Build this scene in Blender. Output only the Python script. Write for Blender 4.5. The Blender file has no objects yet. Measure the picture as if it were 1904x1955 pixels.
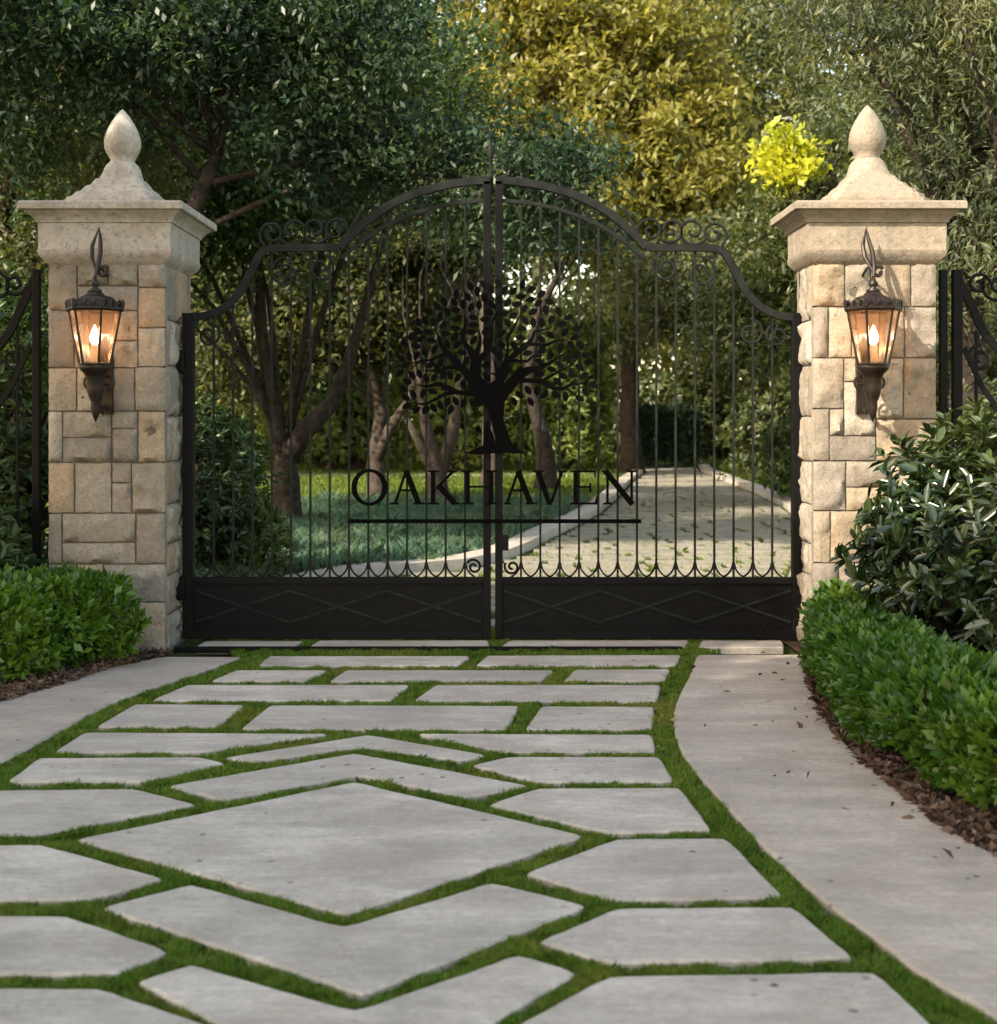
import bpy, math, random
import numpy as np
from mathutils import Vector, noise
R = math.radians
F = 2630.0; CX = 952.0; HY = 800.0; CH = 1.6
rng = np.random.default_rng(7); random.seed(7)
sc = bpy.context.scene
C = sc.collection

def at(px, py, Y):  return ((px-CX)*Y/F, Y, CH-(py-HY)*Y/F)
def gnd(px, py):
    Y = CH*F/(py-HY); return ((px-CX)*Y/F, Y)

# ------------------------------------------------------------------ materials
def nt(m):
    m.use_nodes = True; t = m.node_tree; t.nodes.clear(); return t
def N(t, typ, **kw):
    n = t.nodes.new(typ)
    for k, v in kw.items(): setattr(n, k, v)
    return n
def ramp(t, fac, stops):
    r = N(t, 'ShaderNodeValToRGB'); e = r.color_ramp.elements
    while len(e) < len(stops): e.new(0.5)
    for i, (p, c) in enumerate(stops): e[i].position = p; e[i].color = (*c, 1)
    t.links.new(fac, r.inputs[0]); return r.outputs[0]
def tnoise(t, scale, detail=6, rough=0.6, vec=None, dim='3D'):
    n = N(t, 'ShaderNodeTexNoise'); n.inputs['Scale'].default_value = scale
    n.inputs['Detail'].default_value = detail; n.inputs['Roughness'].default_value = rough
    if vec is not None: t.links.new(vec, n.inputs['Vector'])
    return n.outputs['Fac']
def mixc(t, fac, a, b, mode='MIX'):
    m = N(t, 'ShaderNodeMix', data_type='RGBA', blend_type=mode)
    for s, v in ((m.inputs[0], fac), (m.inputs[6], a), (m.inputs[7], b)):
        if isinstance(v, (int, float)): s.default_value = v
        elif isinstance(v, tuple): s.default_value = (*v, 1)
        else: t.links.new(v, s)
    return m.outputs[2]
def maprange(t, v, a, b, c=0., d=1.):
    m = N(t, 'ShaderNodeMapRange'); t.links.new(v, m.inputs[0])
    for i, x in zip((1, 2, 3, 4), (a, b, c, d)): m.inputs[i].default_value = x
    return m.outputs[0]
def bump(t, h, strength, dist):
    b = N(t, 'ShaderNodeBump'); b.inputs['Strength'].default_value = strength
    b.inputs['Distance'].default_value = dist; t.links.new(h, b.inputs['Height']); return b.outputs[0]
def objvec(t, seed=True):
    tc = N(t, 'ShaderNodeTexCoord'); return tc.outputs['Object']
def finish(t, col, rough, normal=None, metallic=0., spec=.5):
    p = N(t, 'ShaderNodeBsdfPrincipled'); o = N(t, 'ShaderNodeOutputMaterial')
    for k, v in (('Base Color', col), ('Roughness', rough)):
        if isinstance(v, (int, float)): p.inputs[k].default_value = v
        elif isinstance(v, tuple): p.inputs[k].default_value = (*v, 1)
        else: t.links.new(v, p.inputs[k])
    p.inputs['Metallic'].default_value = metallic
    p.inputs['Specular IOR Level'].default_value = spec
    if normal is not None: t.links.new(normal, p.inputs['Normal'])
    t.links.new(p.outputs[0], o.inputs[0]); return p

def leaf_mat(name, cols, trans=.35, rough=.45, spec=.5, tboost=1.5):
    m = bpy.data.materials.new(name); t = nt(m)
    g = N(t, 'ShaderNodeNewGeometry')
    col = ramp(t, g.outputs['Random Per Island'], [(i/(len(cols)-1), c) for i, c in enumerate(cols)])
    big = tnoise(t, .9, 3, .5, g.outputs['Position'])
    col = mixc(t, maprange(t, big, .35, .68), mixc(t, .6, col, cols[0]), col)
    pt = tnoise(t, .75, 4, .6, g.outputs['Position']); c3 = cols[-1]
    col = mixc(t, maprange(t, pt, .50, .66, 0, .55), col, (c3[0]*1.08, c3[1]*1.0, c3[2]*.7))
    p = N(t, 'ShaderNodeBsdfPrincipled'); t.links.new(col, p.inputs['Base Color'])
    p.inputs['Roughness'].default_value = rough; p.inputs['Specular IOR Level'].default_value = spec
    tr = N(t, 'ShaderNodeBsdfTranslucent')
    tc = mixc(t, 1.0, col, (tboost, tboost*.95, tboost*.45), 'MULTIPLY')
    t.links.new(tc, tr.inputs[0])
    mx = N(t, 'ShaderNodeMixShader'); mx.inputs[0].default_value = trans
    t.links.new(p.outputs[0], mx.inputs[1]); t.links.new(tr.outputs[0], mx.inputs[2])
    o = N(t, 'ShaderNodeOutputMaterial'); t.links.new(mx.outputs[0], o.inputs[0]); return m

def paving_mat(name, a, b, rnd=.1, warm=(.40,.33,.26)):
    m = bpy.data.materials.new(name); t = nt(m)
    g = N(t, 'ShaderNodeNewGeometry'); v = g.outputs['Position']
    oi = N(t, 'ShaderNodeObjectInfo')
    mp = N(t, 'ShaderNodeMapping'); t.links.new(v, mp.inputs[0]); mp.inputs['Scale'].default_value = (1, 2.2, 1)
    big = tnoise(t, 1.6, 5, .6, mp.outputs[0])
    col = mixc(t, maprange(t, big, .38, .62), a, b)
    w = tnoise(t, 2.7, 6, .65, v); col = mixc(t, maprange(t, w, .48, .68, 0, .6), col, warm)
    st_ = tnoise(t, .9, 8, .75, v); col = mixc(t, maprange(t, st_, .49, .60, 0, .42), col, (.27, .245, .215))
    col = mixc(t, maprange(t, oi.outputs['Random'], 0, 1, 0, .34), col, (.30, .27, .245))
    fine = tnoise(t, 28, 8, .75, v)
    col = mixc(t, maprange(t, fine, .32, .68, .0, .5), col, (.22, .20, .18))
    grit = tnoise(t, 160, 3, .7, v)
    col = mixc(t, maprange(t, grit, .62, .78, .0, .45), col, (.14, .12, .10))
    vo = N(t, 'ShaderNodeTexVoronoi'); vo.inputs['Scale'].default_value = 7; t.links.new(v, vo.inputs['Vector'])
    sp = maprange(t, vo.outputs['Distance'], .05, .11, 1, 0)
    gate = maprange(t, tnoise(t, 1.1, 3, .6, v), .44, .58)
    mm = N(t, 'ShaderNodeMath', operation='MULTIPLY'); t.links.new(sp, mm.inputs[0]); t.links.new(gate, mm.inputs[1])
    col = mixc(t, mm.outputs[0], col, (.10, .085, .07))
    vo2 = N(t, 'ShaderNodeTexVoronoi'); vo2.inputs['Scale'].default_value = 31; vo2.inputs['Randomness'].default_value = 1; t.links.new(v, vo2.inputs['Vector'])
    p2 = N(t, 'ShaderNodeMath', operation='MULTIPLY'); t.links.new(maprange(t, vo2.outputs['Distance'], .10, .20, 1, 0), p2.inputs[0]); t.links.new(maprange(t, tnoise(t, 3.3, 5, .7, v), .50, .66), p2.inputs[1])
    col = mixc(t, p2.outputs[0], col, (.17, .15, .13))
    mp3 = N(t, 'ShaderNodeMapping'); t.links.new(v, mp3.inputs[0]); mp3.inputs['Scale'].default_value = (.6, 3.2, 1)
    sw = tnoise(t, 4, 8, .8, mp3.outputs[0]); col = mixc(t, maprange(t, sw, .46, .66, 0, .50), col, (.27, .235, .20))
    # green algae along some rims
    gr = tnoise(t, 5, 5, .7, v); col = mixc(t, maprange(t, gr, .64, .8, 0, .35), col, (.20, .23, .13))
    h = N(t, 'ShaderNodeMath', operation='MULTIPLY_ADD'); t.links.new(grit, h.inputs[0]); h.inputs[1].default_value = .35; t.links.new(fine, h.inputs[2])
    h2 = N(t, 'ShaderNodeMath', operation='SUBTRACT'); t.links.new(h.outputs[0], h2.inputs[0]); t.links.new(mm.outputs[0], h2.inputs[1])
    finish(t, col, .78, bump(t, h2.outputs[0], .8, .014), spec=.35); return m

def stone_mat(name, cols, sc_=1.0):
    m = bpy.data.materials.new(name); t = nt(m)
    g = N(t, 'ShaderNodeNewGeometry'); v = g.outputs['Position']
    col = ramp(t, g.outputs['Random Per Island'], [(i/(len(cols)-1), c) for i, c in enumerate(cols)])
    b1 = tnoise(t, 5*sc_, 7, .7, v); col = mixc(t, maprange(t, b1, .38, .68, 0, .7), col, (.24, .205, .165))
    b3 = tnoise(t, 14*sc_, 6, .7, v); col = mixc(t, maprange(t, b3, .55, .75, 0, .5), col, (.46,.43,.38))
    b2 = tnoise(t, 45*sc_, 6, .75, v); col = mixc(t, maprange(t, b2, .50, .70, 0, .75), col, (.10,.088,.072))
    mp = N(t, 'ShaderNodeMapping'); t.links.new(v, mp.inputs[0]); mp.inputs['Scale'].default_value = (9, 9, .9)
    dr = tnoise(t, 1., 5, .6, mp.outputs[0]); col = mixc(t, maprange(t, dr, .50, .72, 0, .5), col, (.15,.14,.115))
    ms = tnoise(t, 3, 6, .7, v); col = mixc(t, maprange(t, ms, .62, .78, 0, .4), col, (.13, .14, .07))
    mul = N(t, 'ShaderNodeMath', operation='ADD'); t.links.new(b2, mul.inputs[0]); t.links.new(b3, mul.inputs[1])
    finish(t, col, .9, bump(t, mul.outputs[0], .7, .015), spec=.2); return m

def simple_mat(name, col, rough=.5, metallic=0, nscale=None, col2=None, spec=.5, bstr=.2, bdist=.003):
    m = bpy.data.materials.new(name); t = nt(m)
    if nscale:
        g = N(t, 'ShaderNodeNewGeometry'); f = tnoise(t, nscale, 6, .65, g.outputs['Position'])
        c = mixc(t, maprange(t, f, .35, .65), col, col2)
        finish(t, c, rough, bump(t, f, bstr, bdist), metallic, spec)
    else: finish(t, col, rough, None, metallic, spec)
    return m

M = {}
M['slab'] = paving_mat('pale_limestone', (.46, .40, .34), (.70, .62, .54))
M['border'] = paving_mat('warm_limestone', (.42, .355, .285), (.62, .53, .44), warm=(.42, .31, .22))
M['stone'] = stone_mat('pillar_stone', [(.22,.19,.155), (.33,.285,.235), (.165,.15,.135), (.32,.24,.155), (.40,.365,.31), (.21,.195,.17)])
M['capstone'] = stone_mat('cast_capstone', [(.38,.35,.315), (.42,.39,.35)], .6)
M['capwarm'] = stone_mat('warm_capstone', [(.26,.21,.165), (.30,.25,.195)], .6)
M['mortar'] = simple_mat('mortar', (.06,.05,.04), .95, nscale=30, col2=(.11,.09,.07))
M['iron'] = simple_mat('black_iron', (.003,.003,.0035), .5, 0, 25, (.006,.0055,.006), .10)
M['oldiron'] = simple_mat('weathered_iron', (.004,.005,.0045), .65, 0, 12, (.013,.015,.014), .15)
M['bronze'] = simple_mat('lantern_bronze', (.008,.006,.005), .42, .3, 40, (.026,.016,.011), .4)
M['sign'] = simple_mat('sign_black', (.0015,.0015,.0015), .8, spec=.05)
M['soil'] = simple_mat('soil', (.028,.017,.011), .95, 0, 22, (.075,.045,.032), .2, .9, .03)
M['bark_dark'] = simple_mat('dark_bark', (.013,.010,.008), .9, 0, 9, (.045,.035,.028), .2, 1., .05)
M['bark_pale'] = simple_mat('pale_bark', (.028,.022,.018), .9, 0, 8, (.075,.060,.050), .2, 1., .05)
M['kerb'] = paving_mat('kerb_stone', (.50,.46,.40), (.60,.56,.50))
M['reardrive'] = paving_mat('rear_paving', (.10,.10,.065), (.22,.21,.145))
def glass_mat():
    m = bpy.data.materials.new('lantern_glass'); t = nt(m)
    tr = N(t, 'ShaderNodeBsdfTransparent'); tr.inputs[0].default_value = (.60,.52,.46,1)
    gl = N(t, 'ShaderNodeBsdfGlossy'); gl.inputs['Roughness'].default_value = .15; gl.inputs[0].default_value = (.9,.85,.8,1)
    di = N(t, 'ShaderNodeBsdfTranslucent'); di.inputs[0].default_value = (.7,.45,.32,1)
    f = N(t, 'ShaderNodeFresnel'); f.inputs[0].default_value = 1.45
    a = N(t, 'ShaderNodeMixShader'); a.inputs[0].default_value = .05
    t.links.new(tr.outputs[0], a.inputs[1]); t.links.new(di.outputs[0], a.inputs[2])
    b = N(t, 'ShaderNodeMixShader'); t.links.new(f.outputs[0], b.inputs[0])
    t.links.new(a.outputs[0], b.inputs[1]); t.links.new(gl.outputs[0], b.inputs[2])
    o = N(t, 'ShaderNodeOutputMaterial'); t.links.new(b.outputs[0], o.inputs[0]); return m
M['glass'] = glass_mat()
def emit_mat(name, col, s):
    m = bpy.data.materials.new(name); t = nt(m); e = N(t, 'ShaderNodeEmission')
    e.inputs[0].default_value = (*col, 1); e.inputs[1].default_value = s
    o = N(t, 'ShaderNodeOutputMaterial'); t.links.new(e.outputs[0], o.inputs[0]); return m
M['bulb'] = emit_mat('lit_bulb', (1., .80, .62), 2.6)
M['candle'] = simple_mat('candle_tube', (.55,.47,.36), .5)

def ground_mat():
    m = bpy.data.materials.new('lawn'); t = nt(m)
    g = N(t, 'ShaderNodeNewGeometry'); v = g.outputs['Position']
    f = tnoise(t, 18, 8, .75, v); f2 = tnoise(t, .35, 4, .6, v)
    col = mixc(t, maprange(t, f, .3, .7), (.035,.06,.012), (.09,.13,.025))
    col = mixc(t, maprange(t, f2, .4, .7, 0, .6), col, (.15,.155,.04))
    finish(t, col, .95, bump(t, f, 1., .04), spec=.15); return m
M['lawn'] = ground_mat()
M['turfsoil'] = simple_mat('turf_base', (.02,.03,.008), .95, 0, 40, (.045,.06,.018), .2, .9, .01)
M['grass'] = leaf_mat('joint_grass', [(.06,.13,.012), (.10,.21,.018), (.16,.27,.03), (.30,.28,.09)], .35, .55, .3, 1.3)
M['bed'] = leaf_mat('bed_leaves', [(.045,.10,.07), (.075,.15,.105), (.12,.21,.155), (.10,.15,.08)], .35, .5, .3, 1.2)
M['hedge'] = leaf_mat('hedge_leaves', [(.022,.065,.007), (.042,.11,.010), (.075,.17,.016), (.15,.26,.04)], .38, .38, .5)
M['shrub'] = leaf_mat('glossy_shrub', [(.010,.024,.008), (.02,.042,.013), (.036,.065,.02), (.08,.11,.04)], .22, .26, .75)
M['dark'] = leaf_mat('dark_leaves', [(.014,.036,.013), (.028,.064,.021), (.05,.095,.03), (.10,.15,.05)], .38, .4, .5)
M['blue'] = leaf_mat('bluegreen_leaves', [(.014,.032,.020), (.027,.057,.034), (.044,.088,.052), (.08,.13,.07)], .38, .45, .5)
M['mid'] = leaf_mat('mid_leaves', [(.032,.052,.016), (.06,.085,.026), (.095,.12,.038), (.19,.20,.09)], .42, .42, .5)
M['olive'] = leaf_mat('olive_leaves', [(.042,.058,.024), (.065,.085,.032), (.11,.125,.05), (.24,.25,.13)], .42, .45, .45)
M['lit'] = leaf_mat('sunlit_tint_leaves', [(.08,.125,.035), (.12,.18,.05), (.17,.24,.07), (.27,.32,.12)], .45, .45, .4)  # greens raised so the shaded shrubs behind the emblem look sunlit
M['gold'] = leaf_mat('golden_leaves', [(.10,.108,.026), (.17,.17,.036), (.25,.24,.06), (.38,.36,.14)], .48, .45, .45)
M['yellow'] = leaf_mat('yellow_leaves', [(.32,.36,.03), (.46,.48,.04), (.6,.58,.07)], .5, .45, .4)
M['grey'] = leaf_mat('greygreen_leaves', [(.045,.062,.036), (.075,.10,.054), (.12,.145,.085), (.24,.25,.16)], .42, .5, .35)

# ------------------------------------------------------------------ object helpers
def tag(o, label=None, cat=None, group=None, kind=None):
    if label: o['label'] = label
    if cat: o['category'] = cat
    if group: o['group'] = group
    if kind: o['kind'] = kind
    return o
def empty(name, loc=(0,0,0), label=None, cat=None, group=None):
    o = bpy.data.objects.new(name, None); o.location = loc; o.empty_display_size = .2; C.objects.link(o)
    return tag(o, label, cat, group)
class MB:
    def __init__(s): s.v = []; s.f = []
    def add(s, vs, fs):
        b = len(s.v); s.v += [tuple(p) for p in vs]; s.f += [tuple(b+i for i in f) for f in fs]; return s
    def box(s, x0, x1, y0, y1, z0, z1):
        return s.add([(x0,y0,z0),(x1,y0,z0),(x1,y1,z0),(x0,y1,z0),(x0,y0,z1),(x1,y0,z1),(x1,y1,z1),(x0,y1,z1)],
            [(0,3,2,1),(4,5,6,7),(0,1,5,4),(1,2,6,5),(2,3,7,6),(3,0,4,7)])
    def tube(s, pts, rad, n=8, caps=True):
        pts = [Vector(p) for p in pts]
        if isinstance(rad, (int, float)): rad = [rad]*len(pts)
        rings = []; up = None
        for i, p in enumerate(pts):
            d = (pts[min(i+1, len(pts)-1)]-pts[max(i-1, 0)])
            if d.length < 1e-9: d = Vector((0,0,1))
            d.normalize()
            if up is None:
                up = Vector((0,1,0)) if abs(d.y) < .9 else Vector((1,0,0))
            a = d.cross(up); 
            if a.length < 1e-6: a = d.cross(Vector((1,0,0)))
            a.normalize(); b = a.cross(d).normalized(); up = b
            rings.append([p+rad[i]*(math.cos(2*math.pi*k/n)*a+math.sin(2*math.pi*k/n)*b) for k in range(n)])
        vs = [q for r in rings for q in r]; fs = []
        for i in range(len(rings)-1):
            for k in range(n):
                k2 = (k+1) % n; fs.append((i*n+k, i*n+k2, (i+1)*n+k2, (i+1)*n+k))
        if caps: fs.append(tuple(range(n))[::-1]); fs.append(tuple((len(rings)-1)*n+k for k in range(n)))
        return s.add(vs, fs)
    def strip(s, pts, w, y0, y1):
        """flat bar following 2-D (x,z) pts with width(s) w, between depths y0..y1"""
        P = [Vector(p) for p in pts]
        if isinstance(w, (int, float)): w = [w]*len(P)
        L = []
        for i, p in enumerate(P):
            d = (P[min(i+1, len(P)-1)]-P[max(i-1, 0)]).normalized(); n = Vector((-d.y, d.x))
            L.append((p+n*w[i]/2, p-n*w[i]/2))
        vs = []; fs = []
        for a, b in L: vs += [(a.x,y0,a.y),(b.x,y0,b.y),(b.x,y1,b.y),(a.x,y1,a.y)]
        for i in range(len(L)-1):
            for k in range(4): fs.append((i*4+k, (i+1)*4+k, (i+1)*4+(k+1)%4, i*4+(k+1)%4))
        fs.append((3,2,1,0)); m = (len(L)-1)*4; fs.append((m,m+1,m+2,m+3))
        return s.add(vs, fs)
    def poly(s, pts, y0, y1):
        n = len(pts); vs = [(x,y0,z) for x,z in pts]+[(x,y1,z) for x,z in pts]
        fs = [tuple(range(n)), tuple(range(2*n-1, n-1, -1))]+[(i, n+i, n+(i+1)%n, (i+1)%n) for i in range(n)]
        return s.add(vs, fs)
    def lathe(s, prof, cx, cy, n=24, square=False):
        vs = []; fs = []
        for z, r in prof:
            for k in range(n):
                a = 2*math.pi*k/n
                vs.append((cx+r*math.cos(a), cy+r*math.sin(a), z))
        for i in range(len(prof)-1):
            for k in range(n): fs.append((i*n+k, i*n+(k+1)%n, (i+1)*n+(k+1)%n, (i+1)*n+k))
        fs.append(tuple(range(n))[::-1]); fs.append(tuple((len(prof)-1)*n+k for k in range(n)))
        return s.add(vs, fs)
    def build(s, name, mat, parent=None, smooth=False, loc=None, bevel=0):
        me = bpy.data.meshes.new(name); me.from_pydata(s.v, [], s.f); me.update()
        if smooth:
            me.polygons.foreach_set('use_smooth', [True]*len(me.polygons))
        me.materials.append(mat); o = bpy.data.objects.new(name, me); C.objects.link(o)
        if parent is not None:
            o.parent = parent
            pw = Vector(parent.location)
            if parent.parent: pw += Vector(parent.parent.location)
            o.location = -pw
            if parent.parent: pass
        if bevel:
            b = o.modifiers.new('b', 'BEVEL'); b.width = bevel; b.segments = 2; b.limit_method = 'ANGLE'
        return o
def shade_auto(o, ang=35):
    me = o.data; me.polygons.foreach_set('use_smooth', [True]*len(me.polygons))
    try: me.set_sharp_from_angle(angle=R(ang))
    except Exception: pass

def npmesh(name, V, Fq, mat, parent=None):
    """V (n,3) float, Fq (m,k) int"""
    me = bpy.data.meshes.new(name); n = len(V); m, k = Fq.shape
    me.vertices.add(n); me.vertices.foreach_set('co', V.astype(np.float32).ravel())
    me.loops.add(m*k); me.loops.foreach_set('vertex_index', Fq.astype(np.int32).ravel())
    me.polygons.add(m); me.polygons.foreach_set('loop_start', np.arange(0, m*k, k, dtype=np.int32))
    me.polygons.foreach_set('loop_total', np.full(m, k, dtype=np.int32))
    me.update(calc_edges=True); me.materials.append(mat)
    o = bpy.data.objects.new(name, me); C.objects.link(o)
    if parent is not None: o.parent = parent; o.location = -Vector(parent.location)
    return o
def unit(a): return a/np.maximum(np.linalg.norm(a, axis=1, keepdims=True), 1e-9)
def leaves(P, D, size, aspect=.45, wid_rnd=.25, fold=.12, six=False, up=None):
    """one leaf per point P along direction D"""
    n = len(P); D = unit(D); r = rng.normal(size=(n,3)) if up is None else up+rng.normal(size=(n,3))*.45
    S = unit(np.cross(D, r)); Nn = np.cross(S, D)
    L = (size*rng.uniform(1-wid_rnd*1.4, 1+wid_rnd*1.4, (n,1))); W = L*aspect*rng.uniform(.8, 1.2, (n,1))
    if six:
        a = P; b = P+D*L*.28+S*W*.42+Nn*L*fold*.5; c = P+D*L*.66+S*W*.40+Nn*L*fold*.6
        d = P+D*L-Nn*L*fold; e = P+D*L*.66-S*W*.40+Nn*L*fold*.6; f = P+D*L*.28-S*W*.42+Nn*L*fold*.5
        m1 = P+D*L*.5
        V = np.stack([a,b,c,d,e,f], 1).reshape(-1,3); i = np.arange(n)[:,None]*6
        return V, np.concatenate([i+np.array([[0,1,2,3]]), i+np.array([[0,3,4,5]])], 0)
    a = P; b = P+D*L*.45+S*W*.5+Nn*L*fold; c = P+D*L; d = P+D*L*.45-S*W*.5+Nn*L*fold
    V = np.stack([a,b,c,d], 1).reshape(-1,3); i = np.arange(n)[:,None]*4
    return V, i+np.array([[0,1,2,3]])
def inside(poly, X, Y):
    r = np.zeros(len(X), bool); n = len(poly); j = n-1
    for i in range(n):
        xi, yi = poly[i]; xj, yj = poly[j]
        if yi != yj:
            c = ((yi > Y) != (yj > Y)) & (X < (xj-xi)*(Y-yi)/(yj-yi)+xi); r ^= c
        j = i
    return r

# ------------------------------------------------------------------ ground
g = MB(); g.add([(-150,-20,-.06),(150,-20,-.06),(150,220,-.06),(-150,220,-.06)], [(0,1,2,3)])
tag(g.build('ground', M['lawn']), 'lawn ground around the gate and under the trees', 'ground', kind='structure')

# ---- driveway slabs, digitised in the ground plane
SL = [  # polygons (px,py)
 [(395,1224),(577,1224),(560,1235),(375,1235)], [(612,1223),(930,1223),(930,1235),(592,1235)],
 [(975,1223),(1312,1223),(1306,1235),(958,1235)], [(1342,1223),(1490,1223),(1494,1235),(1338,1235)],
 [(516,1253),(893,1253),(873,1270),(497,1270)], [(933,1252),(1297,1251),(1288,1270),(912,1270)],
 [(452,1280),(621,1280),(580,1299),(408,1299)], [(662,1280),(1053,1280),(1029,1299),(634,1300)], [(1100,1279),(1276,1278),(1266,1299),(1081,1299)],
 [(359,1308),(778,1308),(744,1336),(295,1336)], [(834,1308),(1258,1308),(1250,1338),(796,1336)],
 [(259,1345),(462,1346),(411,1386),(190,1386)], [(518,1347),(988,1348),(962,1391),(465,1390)], [(1037,1349),(1246,1350),(1240,1391),(1008,1391)],
 [(164,1399),(620,1401),(380,1434),(110,1434)], [(806,1401),(1240,1403),(1247,1434),(965,1434)],
 [(436,1446),(703,1404),(922,1441),(878,1450),(690,1424),(482,1453)],
 [(77,1448),(380,1446),(425,1457),(267,1490),(20,1490)], [(907,1461),(970,1446),(1256,1446),(1281,1490),(1029,1491)],
 [(329,1500),(676,1439),(1000,1499),(893,1520),(683,1477),(424,1525)],
 [(154,1602),(676,1494),(1107,1595),(660,1742)],
 [(-30,1510),(252,1507),(367,1535),(67,1592),(-170,1589)], [(940,1535),(1030,1506),(1294,1505),(1352,1582),(1165,1588)],
 [(-230,1614),(77,1614),(305,1677),(170,1713),(-470,1722)], [(1011,1666),(1180,1603),(1383,1602),(1488,1710),(1178,1716)],
 [(205,1731),(365,1690),(657,1773),(940,1687),(1110,1728),(692,1894)],
 [(-560,1748),(128,1751),(313,1816),(221,1854),(-900,1862)], [(1037,1796),(1180,1736),(1511,1733),(1620,1824),(1162,1835)],
 [(272,1872),(365,1843),(678,1934),(990,1825),(1092,1856),(690,2090)],
 [(-1000,1888),(185,1889),(420,1968),(280,2050),(-1500,2050)], [(1000,1952),(1167,1866),(1667,1858),(1772,1956),(1830,2030),(1010,2050)],
]
SL.append([(1168,2100),(1900,2090),(2300,2500),(900,2500)]); SL.append([(-1400,2090),(300,2090),(640,2290),(500,2500),(-2500,2500)])
border_in = [(1331,1251),(1318,1288),(1297,1329),(1287,1366),(1294,1418),(1326,1470),(1360,1510),(1395,1548),(1433,1590),(1464,1622),(1573,1720),(1690,1806),(1751,1855),(1904,1945),(2200,2120),(2600,2500)]
border_out = [(1537,1251),(1549,1298),(1566,1345),(1600,1402),(1641,1444),(1693,1487),(1745,1530),(1797,1572),(1886,1624),(2050,1700),(2500,1860),(3600,2500)]
lb_in = [(462,1255),(359,1292),(246,1330),(169,1366),(67,1422),(0,1458),(-120,1530),(-400,1640),(-1100,1800),(-2600,2500)]
lb_out = [(303,1255),(205,1276),(103,1309),(0,1338),(-160,1385),(-500,1460),(-1500,1650),(-4800,2500)]
def smoothline(px, n=6):
    pts = [gnd(*p) for p in px]; out = []
    for i in range(len(pts)-1):
        p0 = pts[max(i-1,0)]; p1 = pts[i]; p2 = pts[i+1]; p3 = pts[min(i+2,len(pts)-1)]
        for k in range(n):
            t = k/n
            out.append(tuple(.5*(2*p1[a]+(p2[a]-p0[a])*t+(2*p0[a]-5*p1[a]+4*p2[a]-p3[a])*t*t+(3*p1[a]-p0[a]-3*p2[a]+p3[a])*t**3) for a in (0,1)))
    out.append(pts[-1]); return out
bi, bo, li, lo = map(smoothline, (border_in, border_out, lb_in, lb_out))
def rough_outline(poly, step=.05, amp=.005, seed=0):
    out = []; n = len(poly)
    for i in range(n):
        a = Vector(poly[i]); b = Vector(poly[(i+1)%n]); d = b-a; k = max(1, int(d.length/step)); nn = Vector((-d.y, d.x)).normalized()
        for j in range(k):
            p = a+d*(j/k); q = nn*noise.noise(Vector((p.x*6, p.y*6, seed)))*amp + nn*noise.noise(Vector((p.x*22, p.y*22, seed+5)))*amp*.7
            if j == 0:   # soften corner
                q = (Vector(poly[i-1])-a).normalized()*.008+d.normalized()*.008
            out.append((p.x+q.x, p.y+q.y))
    return out
def slab_mesh(poly, z0, z1, cham=.010, seed=0, amp=.005, step=.05):
    if sum(poly[i-1][0]*poly[i][1]-poly[i][0]*poly[i-1][1] for i in range(len(poly))) < 0: poly = poly[::-1]
    o = rough_outline(poly, step, amp, seed); n = len(o); ins = []
    for i in range(n):
        a = Vector(o[i-1]); b = Vector(o[i]); c = Vector(o[(i+1)%n]); d = (c-a).normalized(); ins.append((b.x-d.y*cham, b.y+d.x*cham))
    m = MB(); vs = [(x,y,z0) for x,y in o]+[(x,y,z1-cham*.7) for x,y in o]+[(x,y,z1) for x,y in ins]
    fs = [tuple(2*n+i for i in range(n))]
    for i in range(n):
        j = (i+1)%n; fs += [(i,j,n+j,n+i), (n+i,n+j,2*n+j,2*n+i)]
    return m.add(vs, fs)
def grow(q, d):
    if sum(q[i-1][0]*q[i][1]-q[i][0]*q[i-1][1] for i in range(len(q))) < 0: q = q[::-1]
    out = []; n = len(q)
    for i in range(n):
        a, b, c = Vector(q[i-1]), Vector(q[i]), Vector(q[(i+1)%n]); u = (b-a).normalized(); w_ = (c-b).normalized()
        n1 = Vector((u.y, -u.x)); n2 = Vector((w_.y, -w_.x)); m = (n1+n2); k = m.length
        m = m/k if k > 1e-6 else n1; out.append(tuple(b+m*min(d/max(m.dot(n1), .35), d*2.2)))
    return out
drive = MB(); dp = [(x,y,-.04) for x,y in li[::-1]]+[(x,y,-.04) for x,y in bi]
dp = [(-2.31,10.6,-.04)]+[(x,y,-.04) for x,y in li]+[(x,y,-.04) for x,y in bi[::-1]]+[(2.18,10.6,-.04)]
drive.add(dp, [tuple(range(len(dp)))])
drv = tag(drive.build('driveway', M['turfsoil']), 'front driveway of pale stone slabs with grass joints', 'driveway', kind='structure')
slab_polys = []
for i, p in enumerate(SL):
    q = grow([gnd(*a) for a in p], .013); slab_polys.append(q)
    o = slab_mesh(q, -.05, 0, seed=i*3.1).build('paving_slab', M['slab'], drv)
    if i == 20: o['label'] = 'large diamond-shaped slab'
    elif i in (16, 19, 25, 28): o['label'] = 'chevron-shaped slab around the diamond'
bord = slab_mesh(bi+bo[::-1], -.05, .004, .012, 3, .006, .06)
tag(bord.build('path', M['border']), 'wide pale stone edging band curving along the right hedge', 'path', kind='structure')
bord2 = slab_mesh(li+lo[::-1], -.05, .004, .012, 5, .006, .06)
tag(bord2.build('path', M['border']), 'pale stone edging band in front of the left hedge', 'path', kind='structure')

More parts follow.
